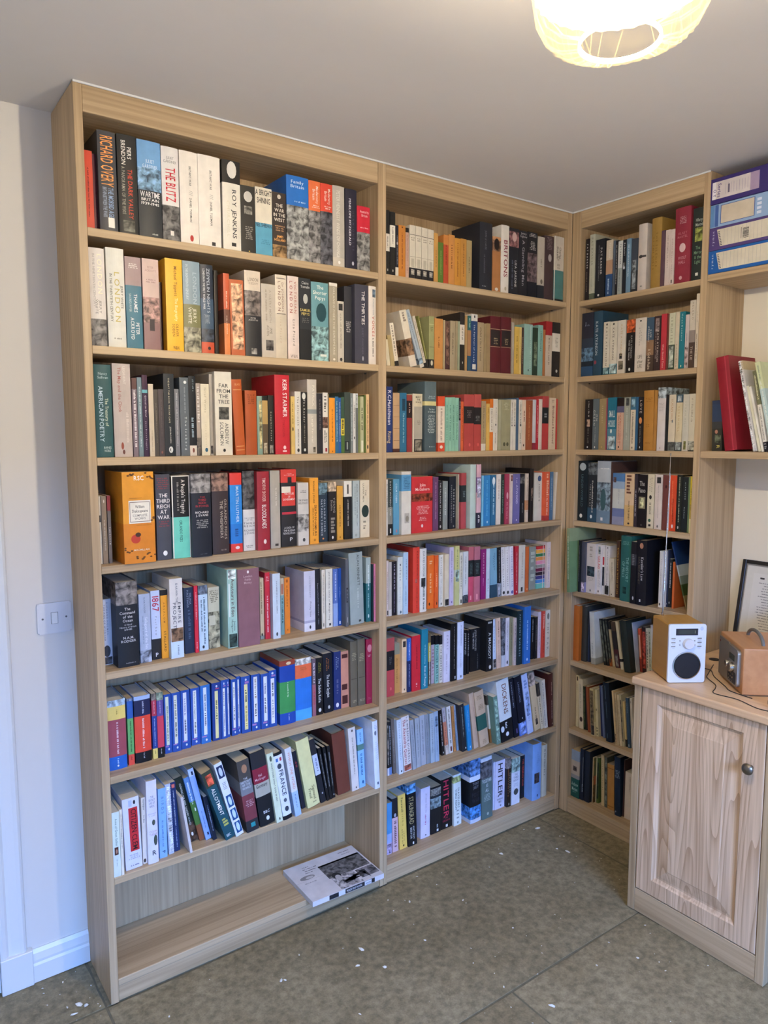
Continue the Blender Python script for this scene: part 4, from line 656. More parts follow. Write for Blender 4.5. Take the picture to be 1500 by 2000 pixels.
A24|16121|477|342|190|122|0||d5cfc0|=;a8a090;16;70;44;60~@r;3c3834;88;97;35;65|cream hardback-style paperback with black mark
A24|16504|488|188|181|116|0||c8642c|@o;e8b48c;92;96;40;65|
A24|16930|682|373|174|112|0||8c948c|=;b4bcb0;12;80;20;80|
A24|17307|626|467|175|112|0||0:5c3424,1:c82830,8:d8ccc4,9:e8a83c,17:d8ccc4,18:2c7048,25:d8ccc4,26:e08c40,34:d8ccc4,35:dc8ca4,43:d8ccc4,44:8c8c84,51:d8ccc4,52:6c2444,60:d8ccc4,61:2c1c2c,69:d8ccc4,70:3c3c7c,78:d8ccc4,79:3c84c8,87:d8ccc4,88:6cbcb0|@r;d8ccc4;0;100;72;80|white paperback with many coloured horizontal stripes
A24|17778|519|218|188|121|0||d6c8c4|=;a89cb4;14;88;40;66|
A25|9744|541|329|208|133|0||0:b44c4c,22:201e20,55:bc4448|=;6c6c6c;32;46;30;65;h~@o;e0706c;84;90;42;60|red classic with black block at the left end
A25|10191|683|217|179|114|0||0:8c8c74,22:c89450|=;8c5c2c;30;80;35;55|
A25|10412|551|204|194|124|0||0:ecc89c,3:ecc89c|@p;3c3434;4;15;20;80~@o;3c3434;92;96;40;60|
A25|10620|506|157|195|124|0||0:2c64b8,42:1c2c5c|=;e0e8f0;8;40;40;62~=;9ca8c8;48;90;40;60|
A25|10791|452|379|201|129|-4||d01f30|=;7c101c;18;60;50;62~=;f0b0b0;86;94;45;60|bright red paperback on the sixth shelf
A25|11215|449|292|219|140|0||1c8098|Rites of Passage;dcecec;62;96;40;72~William Golding;a8d0d8;26;58;44;64|tall teal paperback
A25|11633|575|107|196|125|0||0:6c5c44,18:c8b44c,54:5c5444|=;e0dcc8;22;96;30;70|
A25|11872|705|139|180|115|0||0:18181a,19:b8a8b0|FREEFALL;8c3c54;22;90;20;80|
A25|12015|639|152|180|115|0||0:18181a,19:8cc0b4|PINCHER MARTIN;24504c;22;96;20;80|
A25|12181|599|127|178|114|0||0:18181a,19:d8d4c4|THE INHERITORS;2c2a28;22;96;20;80|
A25|12312|517|300|192|123|0||d8d4e4|EARLS;8c8ca8;8;36;44;70~=;b8b0c0;44;86;36;54|lilac-white paperback
A25|12616|463|285|218|140|0||19191b|=;8c8c8c;6;58;50;62~=;8c8c8c;62;80;50;62~@r;d8d8d4;92;97;62;78|tall black paperback
A25|12929|452|290|219|140|0||d4dcf0|=;8c94ac;6;42;50;62~=;8c94ac;54;80;50;62~@r;3c4454;93;97;50;66|tall white-blue paperback
A25|13489|709|116|175|112|0||1c1c1e|JOHN FOWLES;c0c0bc;6;54;20;80|
A25|13682|751|104|171|110|0||1c1c1e|=;8c8c8c;8;60;25;75|
A25|13930|851|520|168|108|0||1b1b1d|JOHN FOWLES/THE MAGUS;a8a8a4;3;52;22;60~=;5c5c5c;60;96;70;78|broad black paperback with stacked white title
A25|14454|511|340|201|128|0||0:1f1f20,12:1f1f20|A MAGGOT;d0d0cc;24;76;30;70~=;b0b0ac;3;10;20;80~@o;d0d0cc;88;96;40;75|heavy black book titled A MAGGOT
A25|14889|567|163|199|128|-27||0:c8d8ec,80:b8b4b0|WILLIAM BOYD;6c84a8;12;68;30;66~@p;6c6460;80;97;10;90|
A25|15074|548|220|201|129|-23||dfc0a8|WILLIAM BOYD;5c4438;6;38;36;66~=;b0907c;44;90;40;60|
A25|15330|555|181|196|125|0||0:p6c7078,76:c8ccd4|=;3c4450;6;66;35;60|
A25|15529|547|189|195|125|0||d8d4dc|=;7c7c8c;8;70;36;56~@o;3c3c44;88;96;30;70|
A25|15722|510|155|193|123|0||8c8868|=;5c5840;10;80;35;60|
A25|15881|444|128|191|122|0||c8b8b0|=;5c3c4c;10;90;35;65|
A25|16013|395|300|218|140|0||1f3034|ANTHONY BURGESS;9cb8bc;6;86;34;60|tall dark teal-black paperback
A25|16317|315|368|232|148|0||2a6cb8|=;b0d0ec;24;76;40;56~@o;d0e0f0;90;95;38;60|tall royal-blue paperback
A25|17040|603|153|175|112|0||1c1c1e|=;b0b0ac;6;60;35;60|
A25|17197|560|163|173|111|0||1c1c1e|=;6c6c6c;20;80;35;60|
A25|17364|540|163|192|123|0||cfc8d4|=;8c88a0;16;90;44;66|
A25|17531|475|178|194|124|0||cc4434|=;f0c4b8;6;40;35;65~=;742018;42;90;35;60|
A25|17747|468|248|195|125|0||ccc8bc|THE FAR;8c8c84;26;88;24;74~@o;6c6c64;6;20;22;76|
A26|9745|501|77|196|126|-12||0:2c2824,86:d8d8e0|@p;8c8478;6;80;20;80|
A26|9842|514|100|195|125|-17||0:242426,86:6c8cc0|=;b0b0b4;8;80;30;70|
A26|9997|498|132|202|129|-33||6c6058|=;9c9088;20;80;35;60|
A26|10134|338|189|201|129|-34||cfdae4|THE DARK LABYRINTH;8ca0b0;4;76;34;66~@o;2c2c34;93;97;40;70|
A26|10378|365|341|205|131|-42||e0d8d4|The Alexandria Quartet;a83838;5;86;16;52~LAWRENCE DURRELL;3c3c3c;2;86;62;86~@p;a85c4c;88;98;5;95|wide white paperback with red title
A26|10754|336|161|187|120|-49||9ca4ac|=;7c848c;10;80;38;60|
A26|10964|382|198|186|119|-34||a4acb4|=;7c848c;10;80;38;60|
A26|11205|420|224|189|121|-31||a8aeb8|=;7c848c;10;80;38;60|
A26|11445|411|169|188|120|-35||8c949c|=;6c747c;10;80;38;60|
A26|11619|380|195|188|120|-25||a4b4c0|=;7c848c;10;80;38;60|
A26|11819|357|181|192|123|-26||9cb0c4|=;7c8ca0;10;80;38;60~@p;6c849c;10;30;20;80|
A26|12354|629|136|179|114|-56||1c1a1c|=;c0b8b0;10;80;30;60~@o;d0d0cc;92;96;40;70|
A26|12533|593|136|186|119|-69||0:b8b0b4,30:d08060,80:d8c8b8|=;6c5c54;6;90;30;60|
A26|12705|604|188|185|119|-54||d8d4cc|=;7c7870;6;80;30;65~@r;6c2c2c;86;96;30;70|
A26|12931|618|114|181|116|-44||c08448|=;7c5024;10;90;30;60|
A26|13106|629|83|182|116|-62||8ca0b4|=;4c5c6c;10;90;30;60|
A26|13194|418|228|188|120|-63||0:2b2c2f,94:2b2c2f|=;8c9088;6;70;40;60~@o;e0e0dc;92;96;64;84|
A26|13428|355|195|182|117|-60||1c84c0|=;a0d0e8;12;60;45;58~@o;e0f0f4;90;95;48;66|
A26|13628|642|35|164|105|-61||d08c58||
A26|13733|353|221|225|144|-81||c8ab90|=;a08468;6;90;70;80|
A26|14014|289|460|227|150|-95|H|0:c8ac8c,42:c8ac8c,43:2f5c50,70:c8ac8c|=;8c7454;8;16;16;80;h~=;8c7454;24;34;20;80;h~=;8c7454;88;96;30;66;h|beige hardback with a dark green label
A26|14614|384|81|197|126|-77||0:4c4438,20:d8ccb0,70:8c5c2c||
A26|14711|124|216|196|126|-72||6c8c7c|@p;94b4a0;6;96;15;85|
A26|14978|118|646|254|162|-86||0:d8dcdc,66:1f1e20|DICKENS;7c4c34;8;56;40;76~=;d8d8dc;70;80;40;56~@o;e8e8ec;86;93;38;64~@o;e0e4e8;74;84;2;30|fat white paperback with big brown title and black foot
A26|15725|167|266|249|159|-100||1b1c26|RICHARD HOLMES;a8b0c0;6;50;40;62~@r;5c4c7c;86;94;45;75|black-navy leaning paperback
A26|16028|144|384|251|160|-98||0:1b1c26,78:5c7ccc|LANDSCAPES;7c849c;10;44;38;60~@o;c8c8cc;70;73;48;60~@p;8ca4e0;78;98;10;90|black paperback with royal-blue foot
A26|16436|107|301|255|163|-102||b8c8ec|=;7c94c8;10;24;20;80~@p;94acd8;30;70;20;80~=;8ca0d0;60;80;35;60|periwinkle-white paperback
A26|16867|153|322|250|160|-103||0:pb0a094,22:d4bc94|=;8c7454;60;90;40;60~@p;3c3434;80;90;30;70|cream paperback with faces at its top
A26|17239|152|163|200|128|-98||0:3c3834,28:dccfb0|=;6c5c44;10;90;30;60|
A26|17433|123|181|207|133|-71||ddd8cc|=;2c2c2c;4;96;10;28|
A26|17655|91|260|225|148|-28|H|4c2420|=;c0a498;16;40;55;68~=;c0a498;50;86;55;68~@o;c8b8ac;93;96;60;75|
A27|9729|516|212|192|123|0||0:4c94c8,60:9cb0d8,78:c8b0cc|@p;b0a0c0;80;98;5;95|
A27|9991|522|248|201|129|-14||0:23252a,36:d8b4bc|=;7c5c64;42;92;30;70~@o;b0b0b8;28;35;30;70|pink paperback with black upper third
A27|10293|501|331|207|132|-29||ecc860|Farewell;6c5428;6;32;38;64~LEWIS/BROWNE;a8843c;64;90;30;70~=;c8a448;36;60;40;60~@o;5c4828;92;96;40;60|buttercup-yellow paperback leaning left
A27|10658|468|397|234|150|-21||0:p6ca4d4,14:16181c|STALINGRAD;b8a878;20;64;18;70~ANTONY/BEEVOR;c0c0bc;68;90;24;74~@r;e8e8e4;94;98;48;64|black paperback titled STALINGRAD
A27|11340|615|435|194|124|0||d8d2e6|=;a8a4b8;12;70;50;60~=;b04c8c;54;76;44;56~@o;4c4c58;93;96;46;60|white-lilac paperback standing apart
A27|11835|628|481|183|117|0||0:1d1f22,4:p7c7c74,18:2c3034,24:p84989c,46:1c1e20|=;b0b0ac;4;20;10;90;h~=;c8c8c4;82;90;58;70~@r;e0e0dc;92;97;58;76|black paperback with grey photographs
A27|12360|650|556|197|126|-13||1b191b|HITLER;c83050;3;78;24;70~IAN/KERSHAW;a03048;76;86;15;80;h~@r;d8d8d4;92;97;40;58|thick black paperback with giant red title
A27|12933|568|373|204|131|-17||0:e0e8e4,4:pb0b878,16:dfe6e0|TRAVELLERS;4c5c5c;26;66;54;78~THIRD REICH;5c6c6c;28;68;20;46~=;8c9898;70;88;36;66~@o;8c9c9c;92;97;40;60|white paperback with small colour photo at top
A27|13546|302|542|254|168|-17|H|0:p5c84b8,26:d8e0f0,34:17181b,74:p4c8cd0,94:c8d0e0|TONY/JUDT;8c8c94;36;46;24;84;h~POST/WAR;34343c;52;68;16;90;h|thick black hardback with blue photos above and below
A27|14105|263|554|249|160|-19||0:d8dce4,6:p5c5c60,34:5c706c|TOGETHER/AS/ALL;d4dcdc;35;56;6;94;h~=;a8b8b4;60;72;15;85;h~@o;a8b8b4;90;95;46;64|grey-green paperback with black cartoon horses on top
A27|14987|577|77|198|127|0||d0d0e4||
A27|15070|541|519|199|128|-1||d8d4e8|HITLER;26242c;6;76;28;78~IAN KERSHAW/NEMESIS;4c4c58;78;88;20;80;h~@o;7c7c8c;92;96;50;66|lilac-white paperback with giant black title
A27|15594|414|226|205|131|-2||0:p8c8480,22:241c18|RESISTANCE;c8b49c;28;74;60;84~=;8c5c3c;22;80;20;45~@o;c0b8ac;92;97;40;60|
A27|15861|412|464|194|124|0||0:p9cb4a8,30:dcdce4|THE/THIRD/REICH;8c8c9c;33;50;20;80;h~@o;4c4c48;66;80;24;80~=;a8a8b8;54;62;20;80;h|white paperback with green photo and dark disc
A27|16561|595|228|182|116|0||1d1b1b|THE GERMAN WAR;c8442c;8;72;32;72|
A27|16793|150|501|238|157|0|H|7ca8e4|THE/CENTURY;5480bc;8;46;50;74~@p;4c4448;52;70;20;78~@o;3c5c8c;90;95;50;66|thick sky-blue hardback with a small portrait
A27|17377|170|291|220|145|0|H|c4c4b4|=;94948a;8;60;30;60|
B0|540|150|165|230|147|0||2b2424|PAT BARKER;dcd8d0;8;50;36;72~DOUBLE VISION;a89484;54;86;36;60|
B0|734|150|230|242|155|0||0:b8b8a4,90:5c6454|PAT BARKER;8c8c7c;5;48;30;66~=;a4a490;52;86;40;60|pale grey-green paperback
B0|1012|150|423|217|139|0||23262c|PAT BARKER;d4d0cc;15;60;52;72~=;6c6c70;10;70;32;42~@o;d8d8d4;92;96;30;50|black paperback with white title at its right
B0|1490|150|284|205|131|0||0:c8bca8,35:b08c70,60:2c4c78|PAT BARKER;e0d8cc;6;32;46;70~=;a8c0d8;68;96;36;60|paperback fading from cream to dark blue
B0|1802|150|91|199|127|0||54606c||
B0|1911|150|90|197|126|0||242428|=;a8a8a4;8;80;30;70|
B0|2019|150|187|192|123|0||0:c8ccc8,50:9ca4a0|PAT BARKER;3c4040;6;44;46;76~=;6c7878;54;94;36;56|
B0|2223|150|141|193|124|0||20242a|=;d8d8d4;6;30;40;70~@p;c8c8c8;42;54;20;80|
B0|2382|150|192|193|123|0||6c8ca4|=;c0d0dc;10;70;40;60|
B0|2591|150|258|188|120|0||0:3c4450,40:48545c,60:2c3034|@p;8c9498;40;94;20;80~R;a8b0b4;44;60;36;66|dark grey-blue illustrated paperback
B0|2866|150|346|232|153|0|H|c8beb4|@r;3c3838;47;50;10;95~@o;3c3838;46;51;12;60~=;8c8880;92;96;36;60|white hardback with a single black feather mark
B0|3403|150|383|240|159|0|H|9c7c3c|THE SILENCE;7c5c24;12;80;46;66~OF THE GIRLS;7c5c24;22;80;14;32|shiny gold hardback
B0|3793|150|152|191|122|0||5c4450||
B0|3962|150|182|189|121|0||cdbdb4|THE WOMEN OF TROY;8c7c74;10;70;40;66|
B0|4151|150|157|187|120|0||cdbdb4|Eternal Greater Safety;8c5c64;10;90;40;66~@r;3c3438;90;96;40;66|
B0|4331|150|573|251|166|-7|H|8c2c3c|=;c89ca0;12;22;24;80;h~HILARY/MANTEL;b46c74;32;40;18;82;h~@o;d8b8b8;47;59;32;72~@o;8c2c3c;50;56;42;62~WOLF/HALL;c08890;64;74;24;76;h~@o;c89ca0;90;95;34;54|thick crimson hardback with a pale rose ring
B0|4956|150|362|236|156|0|H|28302e|Hilary/Mantel;b8c0b4;14;25;30;98;h~@p;98a050;27;46;28;98~The/Mirror/& the/Light;7c9c7c;52;76;24;98;h~@r;e0e0d4;89;93;46;72|thick black-green hardback with a golden lion emblem
B1|435|150|544|241|159|0|H|0:2a2c38,40:2c3848,55:p5c7c98,76:1c2630,84:2c4c6c|J.;9ca4b4;14;19;30;60;h~=;6c7484;19;22;20;80;h|dark hardback with a moonlit seascape spine
B1|1001|150|400|241|159|0|H|2a485c|KATE ATKINSON;b4c0c8;16;68;26;56~@o;8c3c50;76;82;15;45|dark teal-blue hardback with pale capitals
B1|1472|150|278|196|126|0||0:d4ccb8,86:2c5c68|KATE ATKINSON;6c6458;10;84;40;66~@o;3c3834;3;7;42;66~@p;8cb0b4;86;98;10;90|cream paperback with teal waves at foot
B1|1767|150|316|194|124|0||0:d4ccb8,80:3c7c88|KATE ATKINSON;6c6458;12;72;36;62~@o;3c3834;3;7;40;62~@p;b0c8c8;80;98;5;95|cream paperback with turquoise and red foot
B1|2108|150|334|194|124|0||d2caba|KATE ATKINSON;c0a87c;8;66;40;64~@p;2c2c2c;62;72;30;66~@p;6c6454;76;92;20;80|cream paperback with a black bird
B1|2492|150|351|191|122|0||0:pc85c2c,24:1f1b1b|KATE ATKINSON;a8a49c;30;72;54;74~WHEN WILL THERE BE;d8d4cc;38;76;30;44~@o;d8d8d4;90;96;36;60|black paperback with fiery orange top
B1|2867|150|446|192|123|0||d0c6b8|KATE/ATKINSON;8c8478;10;58;36;62~@o;3c3834;4;7;40;58~LIFE/after/LIFE;5c584c;68;92;24;76;h|wide cream paperback with small black leaf emblems
B1|3336|150|288|189|121|0||0:3c5468,42:8c6c50,70:4c3c34|KATE/ATKINSON;c8c8c4;16;44;20;70~A God in Ruins;d0c0a8;58;96;26;66|paperback in grey-blue over brown
B1|3639|150|252|190|122|0||3a2c2c|KATE ATKINSON;c8bcb0;26;84;50;76~@p;8c7c78;4;28;20;80~=;8c7c74;30;80;24;40|dark brown paperback with pale portrait
B1|3914|150|210|194|124|0||b4303c|One Good Turn;e8c0b8;54;96;36;66|bright red paperback with pale script low down
B1|4154|150|61|190|121|0||6c3c34||
B1|4220|150|230|193|123|0||0:c4c4a8,56:3c4c3c|@p;b0b8a8;58;96;15;85~=;a4a48c;8;52;30;66|pale sage paperback with green-grey foot
B1|4464|150|146|194|124|0||c4b8a0|=;8c7c64;56;96;40;60|
B1|4624|150|194|192|123|0||1f7480|Helen Dunmore;c4dcdc;4;52;36;64~@o;d0d0a8;93;97;40;60|deep teal paperback
B1|4840|150|135|180|115|0||c0b4b0|@p;a89490;60;98;10;90~=;7c7c84;34;62;40;60|
B1|4989|150|204|225|144|0||0:c8beac,44:8c8078,62:4c3c34|HELEN D;8c7c68;3;30;40;70~THE LIE;b0a494;68;88;30;72|tall cream and brown paperback titled THE LIE
B1|5214|150|104|244|156|0||d0c4b0|FLOODING;8c8474;12;50;40;66~=;6c6458;54;88;40;66|
B2|702|150|349|193|124|0||221f1f|=;a8a49c;4;36;44;62~@p;c8a890;40;54;30;70~=;5c5850;56;88;40;62~@o;c8c8c4;93;97;36;56|black paperback with a small figure
B2|1078|150|279|194|124|0||5c686c|ON/GREEN;c0c4c0;22;52;15;85~=;8c9494;56;86;40;56~@o;d0d0cc;93;97;36;56|slate paperback with scratchy white title
B2|1375|150|310|193|123|0||9c8860|=;b8a47c;14;50;40;60~@o;c8a860;93;96;40;58|khaki-gold paperback
B2|1693|150|44|193|124|0||9c4c5c||
B2|1763|150|388|196|125|0||0:1c6c84,60:4c8094|SMALL/HOURS;d0dcdc;24;56;12;88;h~@o;d8e4e0;60;68;36;56~@p;a8bcc0;74;98;10;90|teal-blue paperback with white brushed title
B2|2177|150|296|193|124|0||0:241c1c,16:5c5c78,28:c8a48c|=;b0604c;30;90;50;64~=;8c6c5c;34;86;26;40~@o;3c3434;92;96;30;50|pale salmon paperback with black top
B2|2490|150|266|194|124|0||9ca094|=;b8bcb0;20;80;40;60~@p;4c5050;2;16;30;80|pale grey paperback with a small head at top
B2|2780|150|204|194|124|0||0:3c6c84,24:d0c4ac|=;6c6454;28;88;36;60~@p;8cb0c0;4;18;15;85~@o;4c4438;93;97;40;60|
B2|2992|150|97|193|123|0||2c5c80||
B2|3106|150|200|192|123|0||1f1c1e|LOVE;b8a89c;6;30;30;76~@o;c8844c;38;50;20;80~=;6c6864;54;86;36;60~@o;c8c8c4;92;96;40;60|
B2|3338|150|401|214|141|-9|H|b07c34|=;8c5c20;12;20;20;90;h~=;8c5c20;56;62;30;60;h~=;8c5c20;86;90;14;80;h|wide honey-brown hardback
B2|3754|150|108|213|136|0||a87838||
B2|3893|150|305|222|142|0||0:pa0acb0,17:d0c8c4|=;b0a8a4;24;38;14;80;h~@o;b09c98;94;97;36;50|tall white hardback with a grey figure on top
B2|4220|150|105|196|125|0||1f2124||
B2|4333|150|252|195|125|0||0:cfc3aa,84:6c6c68|SUSAN HILL;b0845c;8;48;36;66~@p;5c605c;84;98;5;95~@o;6c7474;44;50;50;70|cream paperback with tan lettering and grey foot
B2|4615|150|234|194|124|0||0:3c5460,14:cdbf9c,84:3c4848|SUSAN HILL;b09060;18;70;36;62~@p;b0bcc0;2;12;20;80~@p;9ca4a0;84;98;10;90|cream paperback with blue-grey top and foot
B2|4870|150|223|194|124|0||c4c0b0|SUSAN HILL;a8a898;8;64;34;62~@p;7c7c44;82;97;30;70|pale grey-cream paperback
B2|5107|150|226|195|125|0||0:cdc6b0,82:2c302c|=;a8a08c;8;50;34;62~@p;b0b0a0;82;98;5;95|cream paperback with dark foot at the right end
B3|411|180|463|236|156|0|H|19242a|@o;a8b4b8;3;16;20;86~@o;19242a;5;14;34;72~UNDERWORLD;4c646c;22;76;38;62~@o;e0dcd0;88;95;28;58|black-teal hardback with a white loop
B3|912|180|404|230|147|0||0:p5c6468,20:252c30,76:2c4c60|=;d0ccc0;30;84;50;64~THE YEAR OF;c0bcb0;36;76;24;38~@o;d0dce0;88;94;34;60|black and blue paperback with grey photo top
B3|1334|180|632|238|157|0|H|0:a0aab4,12:b0b8bc,34:p7c909c,80:6c8498|=;e0e0dc;11;14;20;90;h~@o;3c5c60;44;80;30;70~@r;e0e0e0;91;96;34;50|large pale blue-grey hardback with a standing figure
B3|1974|180|87|236|151|0||4c3834||
B3|2070|180|522|195|124|0||0:4c78a8,16:94a8bc,30:c0c4bc,68:6c78a0,84:8c90a8|=;a8acac;30;60;50;60~@p;5c4c4c;8;18;5;30|blue seascape paperback
B3|2609|180|399|195|125|0||0:d3b690,60:d0ac70|=;6c4434;3;40;20;70~IVAN TURGENEV;3c2c24;52;88;42;60~@o;2c2420;93;97;40;62|sandy-cream paperback
B3|3033|180|115|195|125|0||3a3238|=;a8a8ac;30;80;30;70|
B3|3164|180|387|194|124|0||1c1718|The/Piano;c0bcb4;12;34;10;84;h~@r;8c8468;42;64;16;84~@p;d0d0a0;44;62;28;70~@o;4c4848;93;97;40;60|black paperback with a small green flower picture
B3|3574|180|268|196|125|0||d4caae|Geordie/Dougie;8c8470;6;32;30;78~@o;2c2824;38;46;30;70~=;8c8470;52;74;36;62~@o;3c6048;82;88;24;66~@r;2c2824;92;96;30;66|cream paperback with black oval portrait
B3|3882|180|286|197|126|0||d6c8bc|@p;3c3838;5;16;24;80~=;a89c94;20;80;44;54~@o;6c6460;92;97;40;60|pale blush paperback with black sketch
B3|4191|180|243|196|125|0||6c3c36|@o;3c1c1c;18;24;40;70|mahogany brown paperback
B3|4449|180|23|195|125|0||d8ccc0||
B3|4476|180|250|196|125|0||d8491f|=;f0a070;10;70;36;44~=;6c1c0c;42;84;50;62~@o;f0e4dc;88;95;40;66|vivid orange classic with white penguin mark
B3|4741|180|191|199|127|0||22261f|=;b0b494;4;84;44;64~@o;d0d0c8;90;95;36;60|black paperback with pale green letters
B3|4947|180|218|193|124|0||1f2526|ALAN JUDD;a8b4b4;6;46;46;66~The Kaiser;a8b4b4;54;76;40;60|black paperback near the right upright
B3|5179|180|58|194|124|0||6c8460||
B3|5244|180|93|196|125|0||0:d0bc3c,50:b8a450,75:e0d8a8|=;7c6c1c;20;60;30;60|
B4|488|-400|144|254|162|-18||0:8c9c78,20:6c8c64|=;d0dcc0;12;80;35;60|
B4|695|2|76|206|132|0||1d1f22|=;8c8c90;10;80;35;60|
B4|774|84|172|202|129|-1||0:4a4c58,80:8c84a8|@p;c8b8c8;80;98;10;90|
B4|951|176|424|197|126|-1||cfc5bc|=;a89c90;6;34;34;66~@p;3c4c54;46;66;8;92~=;a89c90;68;76;20;80;h~@o;2c2c2c;92;97;44;56|off-white paperback with black leafy sketch
B4|1380|287|178|194|124|0||d4ccc4|@p;8c9894;3;18;24;80~GULAG;c4343c;23;48;20;80~=;a09c9c;52;86;30;50~=;a09c9c;56;86;64;80~@o;4c3434;92;97;30;60|
B4|1562|363|109|195|125|0||d6d2cc|@r;b42434;24;40;15;80~@p;2c2c38;44;82;10;90|
B4|1710|336|205|195|125|0||d6d0cc|=;a09c98;12;50;40;60~=;8c8c88;56;84;40;60~@p;2c2c28;80;98;10;90~@o;3c3c3c;3;6;40;60|
B4|1999|295|207|148|95|-29||cabfa8|=;8c8068;10;60;50;70~@o;4c4438;92;96;30;50|
B4|2210|347|152|219|140|0||4b3328|Graham Greene A WORLD OF LIFE;d8ac4c;12;96;34;72|
B4|2626|25|438|246|162|0|H|28605a|THE HISTORY/OF PELLS;7cacA4;32;70;20;84~=;6c9c94;8;14;10;90;h~@p;14342f;78;88;32;66|dark green-teal hardback
B4|3134|-50|222|230|147|0||0:1c1a1e,20:3c3c40,38:17171b|=;6c6c70;20;38;30;70~@o;c8c8cc;88;94;50;75|black paperback left of the thick novel
B4|3373|-50|419|239|158|-4|H|15151c|Kavalier's Law;c8c4c4;26;62;50;76~LISA MCINERNEY;5c5448;26;68;22;42~@o;b07c60;4;13;34;70~@r;d8d8d8;91;95;40;54|very thick black hardback with script title
B4|4135|234|146|205|131|0||d7d3cc|A Fool's Errand in Sleepy Time;4c4844;8;84;44;66~@o;3c3834;92;97;24;60|
B4|4285|490|52|209|134|0||2b3450|=;8c94b0;30;60;40;60~@o;c8c8d0;93;96;30;60|
B4|4341|512|129|176|113|0||232528|=;d0d0cc;8;60;40;70~@o;c8c8c8;88;93;30;60|
B4|4554|428|76|169|108|0||c8642c||
B4|5110|449|48|248|159|-158||0:1c3a6c,34:b8c4c8,50:7c8c84,62:3c5028,78:84744c||
B5|411|142|277|225|149|0|H|b8651f||plain glossy orange-brown hardback
B5|692|304|239|226|149|0|H|3b3b36||
B5|935|411|128|208|137|-1|H|1f2940|@r;4c5c84;0;100;20;35|
B5|1210|290|215|209|134|-40||0:c8ccc8,88:9c9c90|=;a0a4a0;60;90;30;60|
B5|1604|593|125|183|117|-95||1c1d1a|@p;5c6054;4;92;20;80|
B5|1739|613|103|184|118|-97||1c1d1a|@p;5c6054;4;92;20;80|
B5|1850|639|97|186|119|-98||0:1e1f1c,20:2c2c28,84:8c4c20|@p;4c5044;4;92;20;80|
B5|1955|686|92|179|115|-100||0:242420,18:b8a880||
B5|2106|664|190|180|115|-100||0:4c3c2c,20:2a2420,60:4c2424|@p;8c8478;70;98;20;80|
B5|2364|638|116|187|119|-104||0:c8bc9c,78:1c1a1c,84:d0c8ac||
B5|2628|482|290|197|130|-93|H|232b26||thick dark green cloth hardback, leaning
B5|2927|807|32|191|122|-82||a8acb4|=;4c5058;10;80;24;60|
B5|2964|1000|104|167|107|-57||0:c84c2c,70:8c3424|@r;d8a484;14;66;25;80~@p;5c241c;0;98;0;20|
B5|3076|1000|173|177|113|-35||2c1c1c|@p;b04434;10;90;10;90|
B5|3261|1000|106|176|113|-38||c8c0a8|=;3c3c34;8;90;24;70|
B5|3373|1000|105|178|114|-40||b8bca4|=;4c5044;8;96;24;70|
B5|3497|1000|110|193|118|-45||d0ccc4|=;8c8c84;20;60;40;55|
B6|449|394|128|215|137|-10||d0c098|@p;4c3c2c;2;10;30;80~=;a08c64;14;80;30;50|
B6|652|364|200|205|131|-27||ccc0a4|=;a8a08c;10;60;30;60~@o;3c2c28;76;86;20;90|
B6|859|392|89|178|114|-28||24301c|@p;4c5430;6;94;20;80|
B6|952|413|88|178|114|-29||2c2420||
B6|1134|318|120|184|118|-54||8c4824||
B6|1411|157|187|189|121|-42||0:b8a878,70:c8b890|@p;6c5c40;4;96;10;90~@p;3c3428;78;98;10;90|
B6|1603|244|108|188|120|-42||c4b890|=;4c4434;80;98;20;80~@o;2c241c;40;46;30;60|
B6|1716|392|90|206|136|-43|H|1b2450||
B6|1858|334|94|206|132|-57||5c6884||
B6|2134|146|287|232|153|-62|H|101a26|@r;5c7484;5;28;36;42~@r;5c7484;32;60;42;46~@r;5c7484;86;94;30;36|large blue-black glossy hardback
B6|2427|315|35|196|126|-56||0:8c9480,40:a87830,80:1c1c1c||
B6|2556|170|77|209|134|-68||c8ae80|=;3c2c24;80;98;20;80|
B6|2638|184|80|203|130|-61||b8a480|=;6c5c44;10;90;30;60|
B6|2729|224|95|198|127|-63||ccbc98|=;8c7c5c;10;90;30;60|
B6|2828|256|71|200|128|-64||b0a888|@p;6c6450;10;90;10;90|
B6|2904|335|71|175|112|-65||0:c8b078,84:2c2820||
B6|3005|331|122|193|123|-54||30485c|=;8ca0ac;10;30;40;56~@r;c0c8c8;93;98;40;60|
B6|3131|397|85|193|123|-48||c8beac|=;5c5448;20;60;40;56~@o;3c3028;5;10;40;60|
B7|411|231|408|200|128|0||0:8c9cac,22:b8a894,52:8c8c8c,60:1c5048|@p;5c5048;34;44;24;70~Andrew/Motion;a8c4b8;68;86;10;90;h~=;6c9c8c;88;92;20;70;h|thick paperback, pale sky above and dark green below
B7|823|266|186|215|142|0|H|1c2434|@r;8c94a0;15;70;80;86~=;a8b0b8;68;84;70;88|
B7|1013|288|268|214|141|0|H|1a2230||
B7|1285|999|23|138|88|-1||c8ccb8|=;6c7c6c;30;90;30;60|
B7|1311|454|23|190|122|0||ccb894||
B7|1338|476|40|187|120|-1||0:5c5c34,40:a85428,60:5c4424|@p;8c6c3c;6;94;10;90|
B7|1382|589|35|190|122|0||c4c09c||
B7|1435|580|99|190|121|0||4c6030|@p;2c3c2c;10;90;10;90|
B7|1693|568|132|210|134|-20||c8b080|ALL COLOUR COOKERY;4c3c24;6;76;34;66|
B7|1841|569|120|206|132|-15||54584c|@p;6c7060;6;94;10;90|
B7|1985|567|312|185|118|-17||b07c38|@r;8c5c20;8;10;5;95~@r;8c5c20;92;94;5;95|mustard-brown cloth hardback
